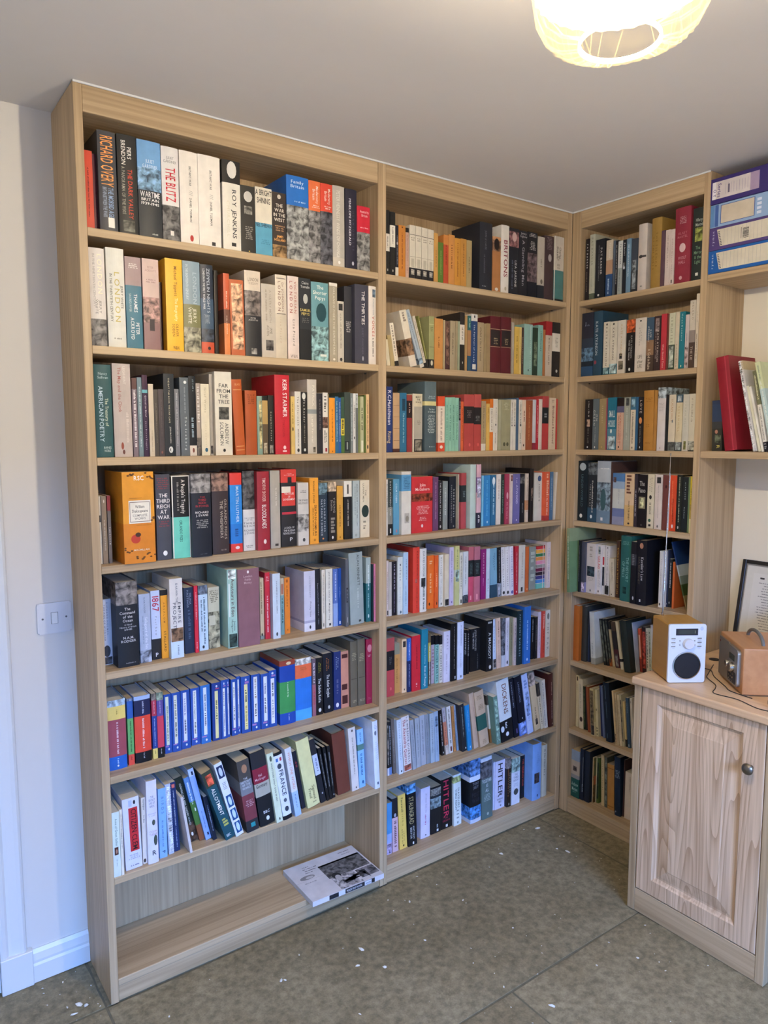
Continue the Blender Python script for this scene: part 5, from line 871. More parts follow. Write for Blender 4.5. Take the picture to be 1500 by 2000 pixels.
B7|2467|366|266|236|156|-19|H|16263a|=;8ca0b4;22;36;14;90;h~@o;b0bcc8;92;95;20;34|tall midnight-blue hardback
B7|2737|514|47|230|147|0||4c3430||
B7|2832|485|287|188|120|0||d0c0a8|=;8c8070;8;40;72;84|cream paperback against the cupboard side
F1|5892|300|348|167|107|-19||0:2c3a54,8:30405c,42:3c3c3c,56:34342e|@o;a87864;58;66;30;60~R;d8c860;88;96;50;80~@p;5c6450;68;84;30;90|dark blue and brown book at the left end
F1|6452|100|416|308|170|-83|H|8c1828|@r;a83040;0;100;68;76|big plain crimson binder leaning left
F1|7404|100|124|294|170|-124||0:c8b48c,10:d8d4cc|@p;f0ece8;0;100;5;60|spiral-bound white notebook leaning
F1|7571|100|78|213|136|-134||d8d4b8||
F1|7672|100|66|211|135|-139||e0dcd0||
F1|7752|100|113|258|165|-113||0:6c6c50,42:e0dcd0,88:1c1a20|=;d8d4a8;6;36;30;70~THE COCKER SPANIEL HANDBOOK;3c3a34;45;86;30;70~=;8c8c90;90;97;20;80|white and olive paperback with black foot, leaning
F1|7947|100|153|286|170|-129||0:c8d0a4,30:b0c8c8|=;7c8c84;4;20;40;64~=;d8e0d8;22;90;34;66|leaning pale aqua paperback at the picture edge"""
rowsB = [l.split('|') for l in BOOKS.split('\n') if l.strip()]
EXTRA = 'RymanSeriesOxfordLogikDABmodepresetinfo0123456789&/.,-'
glyphs(set(''.join(r[9] for r in rowsB)+EXTRA)-set('~;@=|'))
class Print:
    """collects flat printed marks in a face's frame: x right, z up; ycurve(x) gives the surface"""
    def __init__(s, yc=lambda x: 0, lift=.0005, seg=1): s.v = []; s.f = []; s.c = []; s.m = []; s.yc = yc; s.l = lift; s.seg = seg
    def poly(s, pts, faces, col, mi=0, lift=0):
        b = len(s.v); s.v += [(x, s.yc(x)-s.l-lift, z) for x, z in pts]; s.f += [tuple(b+i for i in f) for f in faces]; s.c += [col]*len(faces); s.m += [mi]*len(faces)
    def rect(s, x0, x1, z0, z1, col, mi=0, lift=0):
        n = s.seg; pts = []; 
        for i in range(n+1): x = x0+(x1-x0)*i/n; pts += [(x, z0), (x, z1)]
        s.poly(pts, [(2*i, 2*i+2, 2*i+3, 2*i+1) for i in range(n)], col, mi, lift)
    def oval(s, x0, x1, z0, z1, col, lift=0, n=14, mi=0):
        lift += getattr(s, 'sag', 0)*((x1-x0)/getattr(s, 'W', 1))**2*.9
        cx, cz, a, b = (x0+x1)/2, (z0+z1)/2, (x1-x0)/2, (z1-z0)/2
        s.poly([(cx+a*math.cos(2*math.pi*k/n), cz+b*math.sin(2*math.pi*k/n)) for k in range(n)], [tuple(range(n))], col, mi, lift)
    def text(s, txt, x0, x1, z0, z1, col, o='d', lift=.0001):
        lines = txt.split('/') if not set(txt) <= {'/'} else [txt]
        long_, short = (z1-z0, x1-x0) if o != 'h' else (x1-x0, z1-z0)
        gw_ = (short/len(lines) if o != 'h' else long_/max(len(q) for q in lines))/getattr(s, 'W', 1)
        lift += getattr(s, 'sag', 0)*min(gw_, 1)**2*.9
        n = len(lines); ph = short/((n-1)*1.0+.73); sy = ph*1.0 if n > 1 else short/.73
        lay = []
        for ln in lines:
            x = 0; it = []
            for ch in ln:
                if ch in GL: it.append((ch, x)); x += GL[ch][2]+.09
                else: x += .30
            lay.append((it, max(x-.09, .05), len(ln)))
        wmax = max(l[1] for l in lay); sx = long_/wmax; track = 0
        lim = sy*1.25
        for k, (it, wd, cn) in enumerate(lay):
            sxx, tr = sx, 0
            if sx > lim:
                sxx = lim; nmax = max(l[2] for l in lay)
                tr = min((long_-wmax*lim)/max(nmax-1, 1), sy*.45)
            tot = wd*sxx+tr*max(cn-1, 0); off = (long_-tot)/2; base = (n-1-k)*ph if n > 1 else 0
            pos = 0
            for idx, (ch, x) in enumerate(it):
                gv, gf, gw = GL[ch]; pts = []
                for a, b in gv:
                    A = off+(x+a)*sxx+tr*idx; B = base+b*sy
                    if o == 'h': pts.append((x0+A, z0+B))
                    elif o == 'd': pts.append((x0+B, z1-A))
                    else: pts.append((x1-B, z0+A))
                s.poly(pts, gf, col, 0, lift)
    def stubs(s, x0, x1, z0, z1, col, o, rnd):
        """illegibly small print: little letter-sized strokes"""
        if o == 'h':
            rows = max(1, round((z1-z0)/.0055)); hh = (z1-z0)/rows
            for r in range(rows):
                zt = z1-r*hh; h = min(hh*.6, .004); ww = (x1-x0)*rnd.uniform(.6, 1); x = (x0+x1-ww)/2; xe = x+ww
                while x < xe: s.poly([(x, zt-h), (x+h*.55, zt-h), (x+h*.55, zt-h*rnd.choice((.0, .25))), (x, zt-h*rnd.choice((0, .25)))], [(0, 1, 2, 3)], col); x += h*rnd.choice((.8, .8, .8, 1.5))
        else:
            c = x1-x0; z = z1
            while z > z0+c*.4:
                w = c*rnd.choice((.35, .45, .55)); q = c*rnd.choice((.72, 1, 1)); s.poly([(x0, z-w), (x0+q, z-w), (x0+q, z), (x0, z)], [(0, 1, 2, 3)], col); z -= w+c*rnd.choice((.22, .22, .22, .8))
    def build(s, name, parent=None, loc=(0, 0, 0), rot=(0, 0, 0)):
        if not s.v: return None
        me = mesh_attr(name, s.v, s.f, s.c, s.m, [M['print'], M['photo']]); return link(name, me, parent, loc, rot)
def mesh_attr(name, v, f, c, m, mats):
    me = bpy.data.meshes.new(name); me.from_pydata(v, [], f)
    for q in mats: me.materials.append(q)
    at = me.attributes.new('col', 'FLOAT_COLOR', 'FACE')
    at.data.foreach_set('color', [x for q in c for x in q])
    me.polygons.foreach_set('material_index', m); me.update(); return me
def book_geo(W, Hh, T, hard, base, marks, seed):
    """returns (cover, pages, print) geometry tuples in the spine frame"""
    rnd = random.Random(seed); t = .0022 if hard else .0006
    t = min(t, W*.22); sag = min(W*.08, .0026) if hard else min(W*.04, .0008)
    ns = 8 if hard else 5
    yc = lambda x: sag*(2*x/W-1)**2 if 0 <= x <= W else sag
    bands = []
    for k, q in enumerate(base.split(',')):
        st, c = q.split(':') if ':' in q else ('0', q)
        ph = c.startswith('p'); bands.append((float(st)/100, hx(c.replace('p', '')), 1 if ph else 0))
    out = [(0, T), (0, sag+.001)]+[(W*i/ns, yc(W*i/ns)) for i in range(ns+1)]+[(W, sag+.001), (W, T)]
    inn = []
    for i, (x, y) in enumerate(out):
        xi = min(max(x, t), W-t); yi = y if i in (0, len(out)-1) else max(y+t, sag+t if (x < t or x > W-t) else 0)
        inn.append((xi, yi))
    zs = [Hh]+[Hh*(1-b[0]) for b in bands[1:]]+[0]
    v, f, c, m = [], [], [], []; n = len(out)
    cham = .0006
    for z in zs: v += [(x, y, z) for x, y in out]
    def addf(q, col, mi=0): f.append(q); c.append(col); m.append(mi)
    for k, b in enumerate(bands):
        for i in range(n-1): addf((k*n+i, (k+1)*n+i, (k+1)*n+i+1, k*n+i+1), b[1], b[2])
    o = len(v)
    v += [(x, y, Hh) for x, y in inn]+[(x, y, 0) for x, y in inn]
    lastr = (len(zs)-1)*n; edge = bands[0][1]
    for i in range(n-1):
        addf((i, i+1, o+i+1, o+i), edge); addf((lastr+i, o+n+i, o+n+i+1, lastr+i+1), bands[-1][1]); addf((o+i, o+i+1, o+n+i+1, o+n+i), bands[0][1])
    addf((0, o, o+n, lastr), edge); addf((n-1, lastr+n-1, o+n+n-1, o+n-1), edge)
    cover = (v, f, c, m)
    a = .003 if hard else .0003; e = .0001; pc = rnd.choice([hx('cdbf9f'), hx('d6cbb2'), hx('c0aa84'), hx('ddd5c2')])
    x0, x1, y0, y1, z0, z1 = t+e, W-t-e, sag+t+.0004, T-a, a, Hh-a
    pv = [(x, y, z) for x in (x0, x1) for y in (y0, y1) for z in (z0, z1)]
    pf = [(0, 1, 3, 2), (4, 6, 7, 5), (0, 4, 5, 1), (2, 3, 7, 6), (0, 2, 6, 4), (1, 5, 7, 3)]
    pages = (pv, pf, [pc]*6, [0]*6)
    P = Print(yc, .0003, 6 if hard else 3); lay = 0; P.sag = sag; P.W = W
    for mk in marks.split('~'):
        if not mk.strip(): continue
        q = mk.split(';'); s_, col = q[0], hx(q[1]); v0, v1 = float(q[2])/100, float(q[3])/100
        u0_, u1_ = (float(q[4])/100, float(q[5])/100) if len(q) > 5 else (.25, .75); o = q[6] if len(q) > 6 else 'd'
        X0, X1, Z1, Z0 = W*u0_, W*u1_, Hh*(1-v0), Hh*(1-v1)
        if s_ == '@r': lay += .00006; P.rect(X0, X1, Z0, Z1, col, 0, lay)
        elif s_ == '@p': lay += .00006; P.rect(X0, X1, Z0, Z1, col, 1, lay)
        elif s_ == '@o': lay += .00006; P.oval(X0, X1, Z0, Z1, col, lay)
        elif s_ == '=':
            l0 = P.l; P.l += lay+.00006; P.stubs(X0, X1, Z0, Z1, col, o, rnd); P.l = l0
        else: P.text(s_, X0, X1, Z0, Z1, col, o, lay+.0001)
    return cover, pages, (P.v, P.f, P.c, P.m)
ordn = ['top', 'second', 'third', 'fourth', 'fifth', 'sixth', 'seventh', 'bottom']
cname = {'A1': 'left bookcase', 'A2': 'middle bookcase', 'B': 'right bookcase'}
rest = dict(v=[], f=[], c=[], m=[])
for k, r in enumerate(rowsB):
    case, si = r[0][:-1], int(r[0][-1]); x, s_, W = (int(q)/1e4 for q in r[1:4]); Hh, T = int(r[4])/1e3, int(r[5])/1e3; ln = math.radians(int(r[6])/10); hard = r[7] == 'H'
    z = 1.4965 if case == 'F' else (ZS+[BB])[si]
    dz = W*math.sin(ln) if ln > 0 else 0
    if case[0] == 'A': loc, rz = (x, s_, z+dz+.0002), 0
    else: loc, rz = (XB+s_, -x, z+dz+.0002), -math.pi/2
    geo = book_geo(W, Hh, T, hard, r[8], r[9], k)
    if r[10]:
        where = ', %s shelf of %s' % (ordn[si], cname[case]) if case != 'F' else ', wall shelf'
        grp = 'books on the %s shelf of the %s' % (ordn[si], cname[case]) if case != 'F' else 'books on the lower wall shelf'
        cat = 'notebook' if 'notebook' in r[10] else ('card' if 'greetings card' in r[10] else ('binder' if 'binder' in r[10] else ('papers' if 'papers' in r[10] else 'book')))
        e = tag(empty({'book': 'book', 'notebook': 'notebook', 'card': 'greetings_card', 'binder': 'ring_binder', 'papers': 'papers'}[cat], loc, (0, ln, rz)), r[10]+where, cat, grp)
        link('cover', mesh_attr('cover', *geo[0], [M['cover'], M['photo']]), e)
        link('page_block', mesh_attr('page_block', *geo[1], [M['paper']]), e)
        if geo[2][0]: link('spine_print', mesh_attr('spine_print', *geo[2], [M['print'], M['photo']]), e)
    else:
        mw = Matrix.Translation(loc) @ Matrix.Rotation(rz, 4, 'Z') @ Matrix.Rotation(ln, 4, 'Y')
        for g_, off in ((geo[0], 0), (geo[1], 2), (geo[2], 3)):
            b0 = len(rest['v']); rest['v'] += [tuple(mw @ Vector(q)) for q in g_[0]]; rest['f'] += [tuple(b0+i for i in q) for q in g_[1]]
            rest['c'] += list(g_[2]); rest['m'] += [(1 if (mi == 1) else off) for mi in g_[3]]
bk = link('books', mesh_attr('books', rest['v'], rest['f'], rest['c'], rest['m'], [M['cover'], M['photo'], M['paper'], M['print']]))
tag(bk, 'the remaining slim books wedged between the larger ones on all shelves', 'books', kind='stuff')
# spiral wire on the notebooks
for o in [q for q in COL.objects if q.get('category') == 'notebook']:
    cv = [c for c in o.children if c.name.startswith('cover')][0]; xs = [v.co.x for v in cv.data.vertices]; zs = [v.co.z for v in cv.data.vertices]; W = max(xs); Hh = max(zs)
    bm = bmesh.new(); n = int(Hh/.007)
    for i in range(n):
        z = .004+(Hh-.008)*i/(n-1); pts = [(W/2+W*.48*math.cos(a), -.0005-.0035*math.sin(a), z) for a in [math.pi*j/6 for j in range(7)]]
        tube(bm, pts, .0008, 5)
    finish('spiral_wire', bm, M['plastic'], o)
# magazine lying on the bottom shelf of the left bookcase
mg = tag(empty('magazine', (.6115, -.0445, BB+.0003), (0, 0, math.radians(-1.5))), 'black and white illustrated paperback lying flat on the empty bottom shelf', 'book')
MW, MD, MT = .272, .208, .017
me = mesh_attr('cover', [(x, y, z) for x in (0, MW) for y in (0, MD) for z in (0, MT)], [(0, 1, 3, 2), (4, 6, 7, 5), (0, 4, 5, 1), (2, 3, 7, 6), (0, 2, 6, 4), (1, 5, 7, 3)], [hx('d6d2d4')]*6, [0]*6, [M['cover'], M['photo']]); link('cover', me, mg)
me = mesh_attr('page_block', [(x, y, z) for x in (-.0004, .1) for y in (.004, MD-.002) for z in (.0008, MT-.0008)], [(0, 1, 3, 2), (4, 6, 7, 5), (0, 4, 5, 1), (2, 3, 7, 6), (0, 2, 6, 4), (1, 5, 7, 3)], [hx('cfcbc8')]*6, [0]*6, [M['paper']]); link('page_block', me, mg)
P = Print(lift=.0004)
G = lambda s: hx(s)
rn = random.Random(3)
P.rect(.105, .266, .075, .158, G('6a6868'), 1); P.rect(.105, .262, .15, .158, G('1c1c1e')); P.rect(.2, .268, .02, .07, G('77757a'), 1)
P.rect(.11, .195, .004, .074, G('b4b0b2'), 1); P.oval(.118, .150, .06, .098, G('2a2a2c'), .0001); P.oval(.124, .146, .048, .082, G('b8b4b4'), .0002); P.oval(.02, .075, .112, .135, G('8c8888'), .0001); P.oval(.04, .07, .115, .128, G('c4c0c0'), .0002)
P.rect(.0, .105, .108, .1085, G('8c8888'))
for i, wd in enumerate((.05, .075, .07, .04)):
    P.stubs(.052+.0*i, .052+wd*.7, .148+.011*(3-i)-.006, .148+.011*(3-i)+.0008, G('242426'), 'h', rn)
P.stubs(.20, .255, .185, .192, G('4c4a4c'), 'h', rn); P.stubs(.205, .25, .172, .178, G('6c6a6c'), 'h', rn)
P.stubs(.02, .07, .09, .096, G('6c6a6c'), 'h', rn)
for i in range(9): P.poly([(.12+rn.uniform(0, .12), .01+rn.uniform(0, .06)), (.13+rn.uniform(0, .12), .01+rn.uniform(0, .06)), (.131+rn.uniform(0, .12), .012+rn.uniform(0, .06))], [(0, 1, 2)], G('3c3a3c'), 0, .0003)
P.v = [(x, z, MT-y) for x, y, z in P.v]
P.build('cover_print', mg)
P = Print(lift=.0003); P.rect(.06, .235, .001, MT-.001, G('28282a')); P.rect(.095, .12, .001, MT-.001, G('d0d0d8'), 0, .0001); P.text('THE SECRET LIFE OF THE WORD', .125, .185, .005, .012, G('e8e8ec'), 'h'); P.rect(.195, .222, .002, MT-.002, G('d8d8e0'), 0, .0001); P.text('Jonathan', .198, .22, .005, .012, G('28282a'), 'h', .0003)
P.build('spine_print', mg)
# ------------------------------------------------------------ lever arch files
FZ = 2.0717
files = [('0b56a0', '2d6ab0', 'blue lever arch file at the bottom of the stack', 'ryman', .0722, .0),
         ('4c3c74', '54407c', 'purple lever arch file with barcode label, second from bottom', 'ryman', .0725, .0),
         ('8ca8cc', 'a8b4c8', 'pale blue lever arch file with a large blank label', '', .0725, .002),
         ('33286a', '3a2c78', 'deep violet lever arch file on top of the stack', 'top', .080, -.003)]
z = FZ
for i, (c1, c2, lab, kind, th, off) in enumerate(files):
    e = tag(empty('lever_arch_file', (XB-.003+off, -.568, z), (0, 0, -math.pi/2)), lab+' on the upper wall shelf', 'file', 'stacked lever arch files')
    L_, DP, TT = .318, .225, th-.0008
    bm = bmesh.new()
    bx(bm, 0, L_, 0, .003, 0, TT, .0006); bx(bm, 0, L_, .0031, DP, 0, .0025, .0006); bx(bm, 0, L_, .0031, DP, TT-.0025, TT, .0006)
    o = finish('cover', bm, plain('file_board_%d' % i, c1, .45, noise=.03), e)
    bm = bmesh.new(); bx(bm, .012, L_-.012, .03, DP-.01, .003, TT*.62)
    finish('paper_stack', bm, M['white_paper'], e)
    P = Print(lift=.0004); rn = random.Random(i)
    if kind == 'ryman':
        P.text('ryman', .010, .017, .015, TT-.012, hx('c8cce0'), 'u')
        sk = lambda x, zz: (x+(TT-zz)*.22-.004, zz)
        P.poly([sk(.028, TT-.008), sk(.028, .010), (.29, .010), (.29, TT-.008)], [(0, 1, 2, 3)], hx('cfc7b4'))
        for q in range(11): P.rect(.05+q*.012, .0508+q*.012, .012, TT-.01, hx('a8a4a0'), 0, .0001)
        for q in range(9): P.poly([sk(.030, .013+q*.0052), sk(.036, .013+q*.0052), sk(.036, .0155+q*.0052), sk(.030, .0155+q*.0052)], [(0, 1, 2, 3)], hx('4a4a54'), 0, .0002)
        if i == 1:
            for q in range(12): P.rect(.112, .131, .02+q*.0027, .0212+q*.0027+rn.choice((0, .0006)), hx('2c2c34'), 0, .0002)
            P.rect(.106, .1075, .02, .054, hx('4a4a54'), 0, .0002)
    elif kind == 'top':
        P.rect(.006, .158, .014, TT-.012, hx('cfc6c4')); P.rect(.006, .018, .014, TT-.012, hx('e4e0e4'), 0, .0001)
        P.text('OXY', .010, .020, .022, .045, hx('4c3c7c'), 'd', .0003); P.text('Series', .024, .036, .018, TT-.018, hx('4c3c7c'), 'd', .0002)
        for q in range(9): P.rect(.05+q*.009, .0508+q*.009, .024, .056, hx('8c84a0'), 0, .0001)
        P.rect(.058, .064, .026, .052, hx('6c6478'), 0, .0002); P.rect(.13, .158, .014, TT-.012, hx('a894b0'), 0, .0001)
    else:
        P.rect(.0, .012, .002, TT-.002, hx('5c88b8')); P.rect(.016, .027, .002, TT-.002, hx('4060a0')); P.rect(.012, .016, .002, TT-.002, hx('6c8cc0'))
        P.rect(.034, .145, .008, TT-.006, hx('2e4a94')); P.rect(.036, .143, .0095, TT-.0075, hx('cabda8'), 0, .0001)
        for q in range(4): P.rect(.152, .166, .012+q*.013, .020+q*.013, hx('d0d8e8'))
    P.build('spine_label', e)
    bm = bmesh.new(); lathe(bm, [(.0075, 0), (.0105, 0), (.0105, -.0015), (.0075, -.0015)], 'Y', n=20, closed=True)
    finish('finger_ring', bm, M['chrome'], e, (.25, 0, TT/2))
    z += th
# ------------------------------------------------------------ radio with white front
def frame_empty(name, a, b, z):
    ang = math.atan2(b[1]-a[1], b[0]-a[0]); return empty(name, (a[0], a[1], z), (0, 0, ang))
WZ = .7872
r1 = tag(frame_empty('radio', (1.513, -.675), (1.609, -.74), WZ), 'upright digital radio with white front and tan sides on the worktop', 'radio')
W, Hh, Dp = .116, .1855, .13
bm = bmesh.new(); bx(bm, .001, W-.001, .008, Dp, .004, Hh-.001, .004, seg=2); finish('body', bm, M['radiowood'], r1)
def rounded(bm, x0, x1, z0, z1, y0, y1, r, n=5):
    pts = []
    for cx, cz, a0 in ((x1-r, z0+r, -90), (x1-r, z1-r, 0), (x0+r, z1-r, 90), (x0+r, z0+r, 180)):
        for k in range(n+1): a = math.radians(a0+90*k/n); pts.append((cx+r*math.cos(a), cz+r*math.sin(a)))
    A = [bm.verts.new((x, y0, z)) for x, z in pts]; B = [bm.verts.new((x, y1, z)) for x, z in pts]
    fa = bm.faces.new(A); bm.faces.new(B[::-1])
    for k in range(len(pts)): j = (k+1) % len(pts); bm.faces.new((A[k], B[k], B[j], A[j]))
    return fa
bm = bmesh.new(); f = rounded(bm, 0, W, .002, Hh, 0, .0079, .006)
bmesh.ops.bevel(bm, geom=list(f.edges), offset=.0015, segments=2, affect='EDGES', profile=.5)
fp = finish('front_panel', bm, M['radiowhite'], r1)
bm = bmesh.new(); rounded(bm, .0215, .090, .151, .172, -.0006, .004, .001, 2); dsp = finish('display', bm, M['dark'], r1)
P = Print(lift=.0008); P.rect(.028, .0835, .155, .168, hx('3d4038')); P.rect(.080, .0815, .157, .166, hx('8c9070'), 0, .0001); P.build('display_print', r1)
bm = bmesh.new(); lathe(bm, [(.0165, 0), (.0165, -.004), (.0155, -.011), (.0145, -.0125), (.006, -.0125), (0, -.0125)], 'Y', n=32); finish('tuning_knob', bm, M['plastic'], r1, (.060, -.0002, .1255), smooth=True)
bm = bmesh.new(); lathe(bm, [(.0415, 0), (.0435, -.001), (.0435, -.003), (.0405, -.0035), (.0390, -.001)], 'Y', n=40, closed=False); finish('speaker_ring', bm, M['chrome'], r1, (.0575, -.0002, .0565), smooth=True)
bm = bmesh.new(); lathe(bm, [(0, -.0062), (.014, -.0058), (.028, -.005), (.038, -.0036), (.0402, -.001)], 'Y', n=40); finish('speaker_grille', bm, M['grille'], r1, (.0575, -.0002, .0565), smooth=True)
for sx in (.008, .0895):
    for k in range(3):
        bm = bmesh.new(); bx(bm, 0, .013, -.0012, .0005, 0, .004, .0005); finish('button', bm, M['silver'], r1, (sx, 0, .139-k*.0125))
for sx in (.031, .077):
    for k in range(2):
        bm = bmesh.new(); lathe(bm, [(.0022, 0), (.0022, -.0015), (0, -.0017)], 'Y', n=12); finish('button', bm, M['silver'], r1, (sx+.0035, 0, .134-k*.013))
P = Print(lift=.0009); P.oval(.097, .106, .166, .178, hx('a8bce0')); P.oval(.0985, .1045, .168, .176, hx('d4dcec'), .0001)
P.rect(.0985, .1045, .1712, .1722, hx('a8bce0'), 0, .0002)
rn = random.Random(5)
for sx in (.009, .0905):
    for k in range(3): P.stubs(sx, sx+.011, .1345-k*.0125, .1365-k*.0125, hx('6c7484'), 'h', rn)
P.build('front_print', r1)
bm = bmesh.new(); ax, ay = .028, Dp-.012
segs = [(Hh-.002, .0042), (Hh+.01, .0042), (Hh+.011, .0028), (Hh+.10, .0028), (Hh+.101, .0023), (Hh+.2, .0023), (Hh+.201, .0018), (Hh+.30, .0018), (Hh+.301, .0014), (Hh+.40, .0014), (Hh+.401, .0011), (Hh+.512, .0011), (Hh+.513, .0022), (Hh+.52, .0022)]
dirx, diry = .012, .0
tube(bm, [(ax+dirx*(h-Hh), ay+diry*(h-Hh), h) for h, r in segs], [r for h, r in segs], 10); finish('telescopic_aerial', bm, M['chrome'], r1, smooth=True)
# ------------------------------------------------------------ wooden radio with handle
r2 = tag(frame_empty('radio', (1.723, -.719), (1.586, -.867), WZ), 'low wooden radio with a silver control panel and carrying handle', 'radio')
W, Hh, Dp = .2017, .142, .15
bm = bmesh.new(); bx(bm, 0, W, .004, Dp, .003, Hh, .003, seg=2); finish('body', bm, M['cherry'], r2)
bm = bmesh.new(); rounded(bm, .007, .092, .010, Hh-.012, -.001, .0045, .003); finish('speaker_grille', bm, M['silver'], r2)
bm = bmesh.new(); f = rounded(bm, .095, W-.018, .018, Hh-.012, -.006, .0045, .012); bmesh.ops.bevel(bm, geom=list(f.edges), offset=.002, segments=2, affect='EDGES', profile=.5)
finish('control_panel', bm, M['silver'], r2)
bm = bmesh.new(); rounded(bm, .115, .158, .090, .108, -.0072, .0, .001, 2); finish('display', bm, M['lcd'], r2)
for cx, cz, rad in ((.116, .072, .011), (.146, .070, .014)):
    bm = bmesh.new(); lathe(bm, [(rad, -.005), (rad, -.016), (rad*.9, -.018), (0, -.018)], 'Y', n=28); finish('knob', bm, M['chrome'], r2, (cx, 0, cz), smooth=True)
for k in range(9):
    bm = bmesh.new(); lathe(bm, [(.003, -.006), (.003, -.0078), (0, -.0082)], 'Y', n=12); finish('button', bm, M['chrome'], r2, (.118+.016*(k % 3), 0, .050-.011*(k//3)))
bm = bmesh.new(); rounded(bm, .104, .172, .022, .058, -.0063, -.0055, .006); finish('button_field', bm, M['dark'], r2)
bm = bmesh.new(); pts = []
for k in range(13): a = math.pi*k/12; pts.append((W*.5-.062*math.cos(a), Dp*.48, Hh-.003+.032*math.sin(a)))
tube(bm, pts, .0052, 10); finish('handle', bm, M['grey'], r2, smooth=True)
P = Print(lift=.0014); P.oval(.012, .020, Hh-.030, Hh-.022, hx('8c3c34')); P.build('badge', r2)
# cables
def cable(pts, label):
    bm = bmesh.new(); P_ = [Vector(p) for p in pts]; sm = []
    for i in range(len(P_)-1):
        p0, p1, p2, p3 = P_[max(i-1, 0)], P_[i], P_[i+1], P_[min(i+2, len(P_)-1)]
        for k in range(6):
            t = k/6; sm.append(.5*((2*p1)+(-p0+p2)*t+(2*p0-5*p1+4*p2-p3)*t*t+(-p0+3*p1-3*p2+p3)*t**3))
    sm.append(P_[-1]); tube(bm, sm, .0013, 6); tag(finish('cable', bm, M['dark'], smooth=True), label, 'cable')
cz = WZ+.0014
cable([(1.80, -.66, cz), (1.70, -.70, cz), (1.66, -.72, cz), (1.618, -.771, cz), (1.585, -.79, cz), (1.543, -.811, cz), (1.548, -.878, cz), (1.526, -.942, cz), (1.528, -.977, cz), (1.545, -1.06, cz)], 'thin black cable wriggling along the worktop front edge')
cable([(1.74, -.665, cz), (1.735, -.69, cz), (1.69, -.725, cz), (1.655, -.765, cz), (1.625, -.80, cz), (1.60, -.83, cz), (1.59, -.90, cz)], 'thin black cable running under the wooden radio')
# picture leaning on the wall
pf_ = tag(empty('framed_print', (1.992, -.609, WZ), (math.radians(-10.6), 0, -math.pi/2)), 'black framed sheet of typed text leaning on the wall', 'picture')
FW, FH = .30, .332
for n_, (x0, x1, z0, z1) in {'a': (0, .013, 0, FH), 'b': (FW-.013, FW, 0, FH), 'c': (.0132, FW-.0132, 0, .013), 'd': (.0132, FW-.0132, FH-.013, FH)}.items():
    box('frame_bar', x0, x1, 0, .016, z0, z1, M['black_wood'], pf_, .0015)
box('slip', .0133, FW-.0133, .006, .0075, .0133, FH-.0133, M['silver'], pf_, 0); box('mount_board', .019, FW-.019, .0045, .0058, .019, FH-.019, plain('mount', 'd2cfc4', .8), pf_, 0)
box('back_board', .0133, FW-.0133, .008, .014, .0133, FH-.0133, M['grey'], pf_, 0)
box('text_sheet', .044, FW-.044, .0038, .0044, .036, FH-.043, M['white_paper'], pf_, 0)
P = Print(lift=0); rn = random.Random(8); P.rect(.068, .083, FH-.062, FH-.056, hx('3c3c3c'))
for k in range(24):
    z1 = FH-.074-k*.0092; P.stubs(.066, .066+rn.uniform(.08, .16), z1-.005, z1, hx('4c4c50'), 'h', rn)
P.v = [(x, .0036, z) for x, y, z in P.v]; P.build('typed_text', pf_)
# black box and speaker stand at the frame edge
e = tag(empty('storage_box', (1.86, -.83, WZ), (0, 0, math.radians(-35))), 'black box with a grey sloping lid behind the wooden radio', 'box')
bm = bmesh.new(); bx(bm, 0, .13, -.12, 0, 0, .15, .004); finish('body', bm, M['dark'], e)
bm = bmesh.new(); vs = bx(bm, -.001, .131, -.121, .001, .1505, .158); 
for v in bm.verts:
    if v.co.z > .155 and v.co.x > .1: v.co.z += .075
    if v.co.z > .155 and v.co.y < -.1: v.co.z += .02
finish('lid', bm, M['grey'], e)
e = tag(empty('headphones', (1.575, -.985, WZ+.0), (0, 0, .2)), 'black headphones lying in front of the wooden radio', 'headphones')
bm = bmesh.new(); lathe(bm, [(.012, .0), (.026, .002), (.030, .010), (.030, .018), (.026, .026), (.014, .030), (0, .030)], n=28); finish('ear_cup', bm, M['dark'], e, smooth=True)
bm = bmesh.new(); lathe(bm, [(.012, .0), (.026, .002), (.030, .010), (.030, .018), (.026, .026), (.014, .030), (0, .030)], n=28); finish('ear_cup', bm, M['dark'], e, (.0, -.15, 0), smooth=True)
bm = bmesh.new(); tube(bm, [(.03, 0, .014), (.075, -.01, .014), (.095, -.07, .014), (.07, -.14, .014), (.012, -.15, .014)], .006, 8); finish('headband', bm, M['dark'], e, smooth=True)
# ------------------------------------------------------------ light switch
sw = tag(empty('light_switch', (-.0965, D-.0002, 1.0015)), 'white metal light switch plate on wall beside the left bookcase', 'light switch')
bm = bmesh.new(); f = rounded(bm, 0, .0895, 0, .0865, -.007, 0, .005); bmesh.ops.bevel(bm, geom=list(f.edges), offset=.004, segments=3, affect='EDGES', profile=.5); finish('plate', bm, M['plastic'], sw, smooth=True)
bm = bmesh.new(); vs = bx(bm, .0365, .0530, -.0095, -.0055, .0275, .0585, .001)
for v in bm.verts:
    if v.co.y < -.008: v.co.y += (v.co.z-.043)*.08
finish('rocker', bm, M['gloss'], sw)
bm = bmesh.new(); bx(bm, .0355, .0540, -.0072, -.0068, .0265, .0595); finish('rocker_gap', bm, M['grey'], sw)
for sx in (.014, .0755):
    bm = bmesh.new(); lathe(bm, [(.0028, 0), (.0028, -.0008), (0, -.001)], 'Y', n=14); s_ = finish('screw', bm, M['grey'], sw, (sx, -.0069, .043))
    bm = bmesh.new(); bx(bm, -.0024, .0024, -.0012, -.0007, -.0004, .0004); finish('screw_slot', bm, M['dark'], s_)
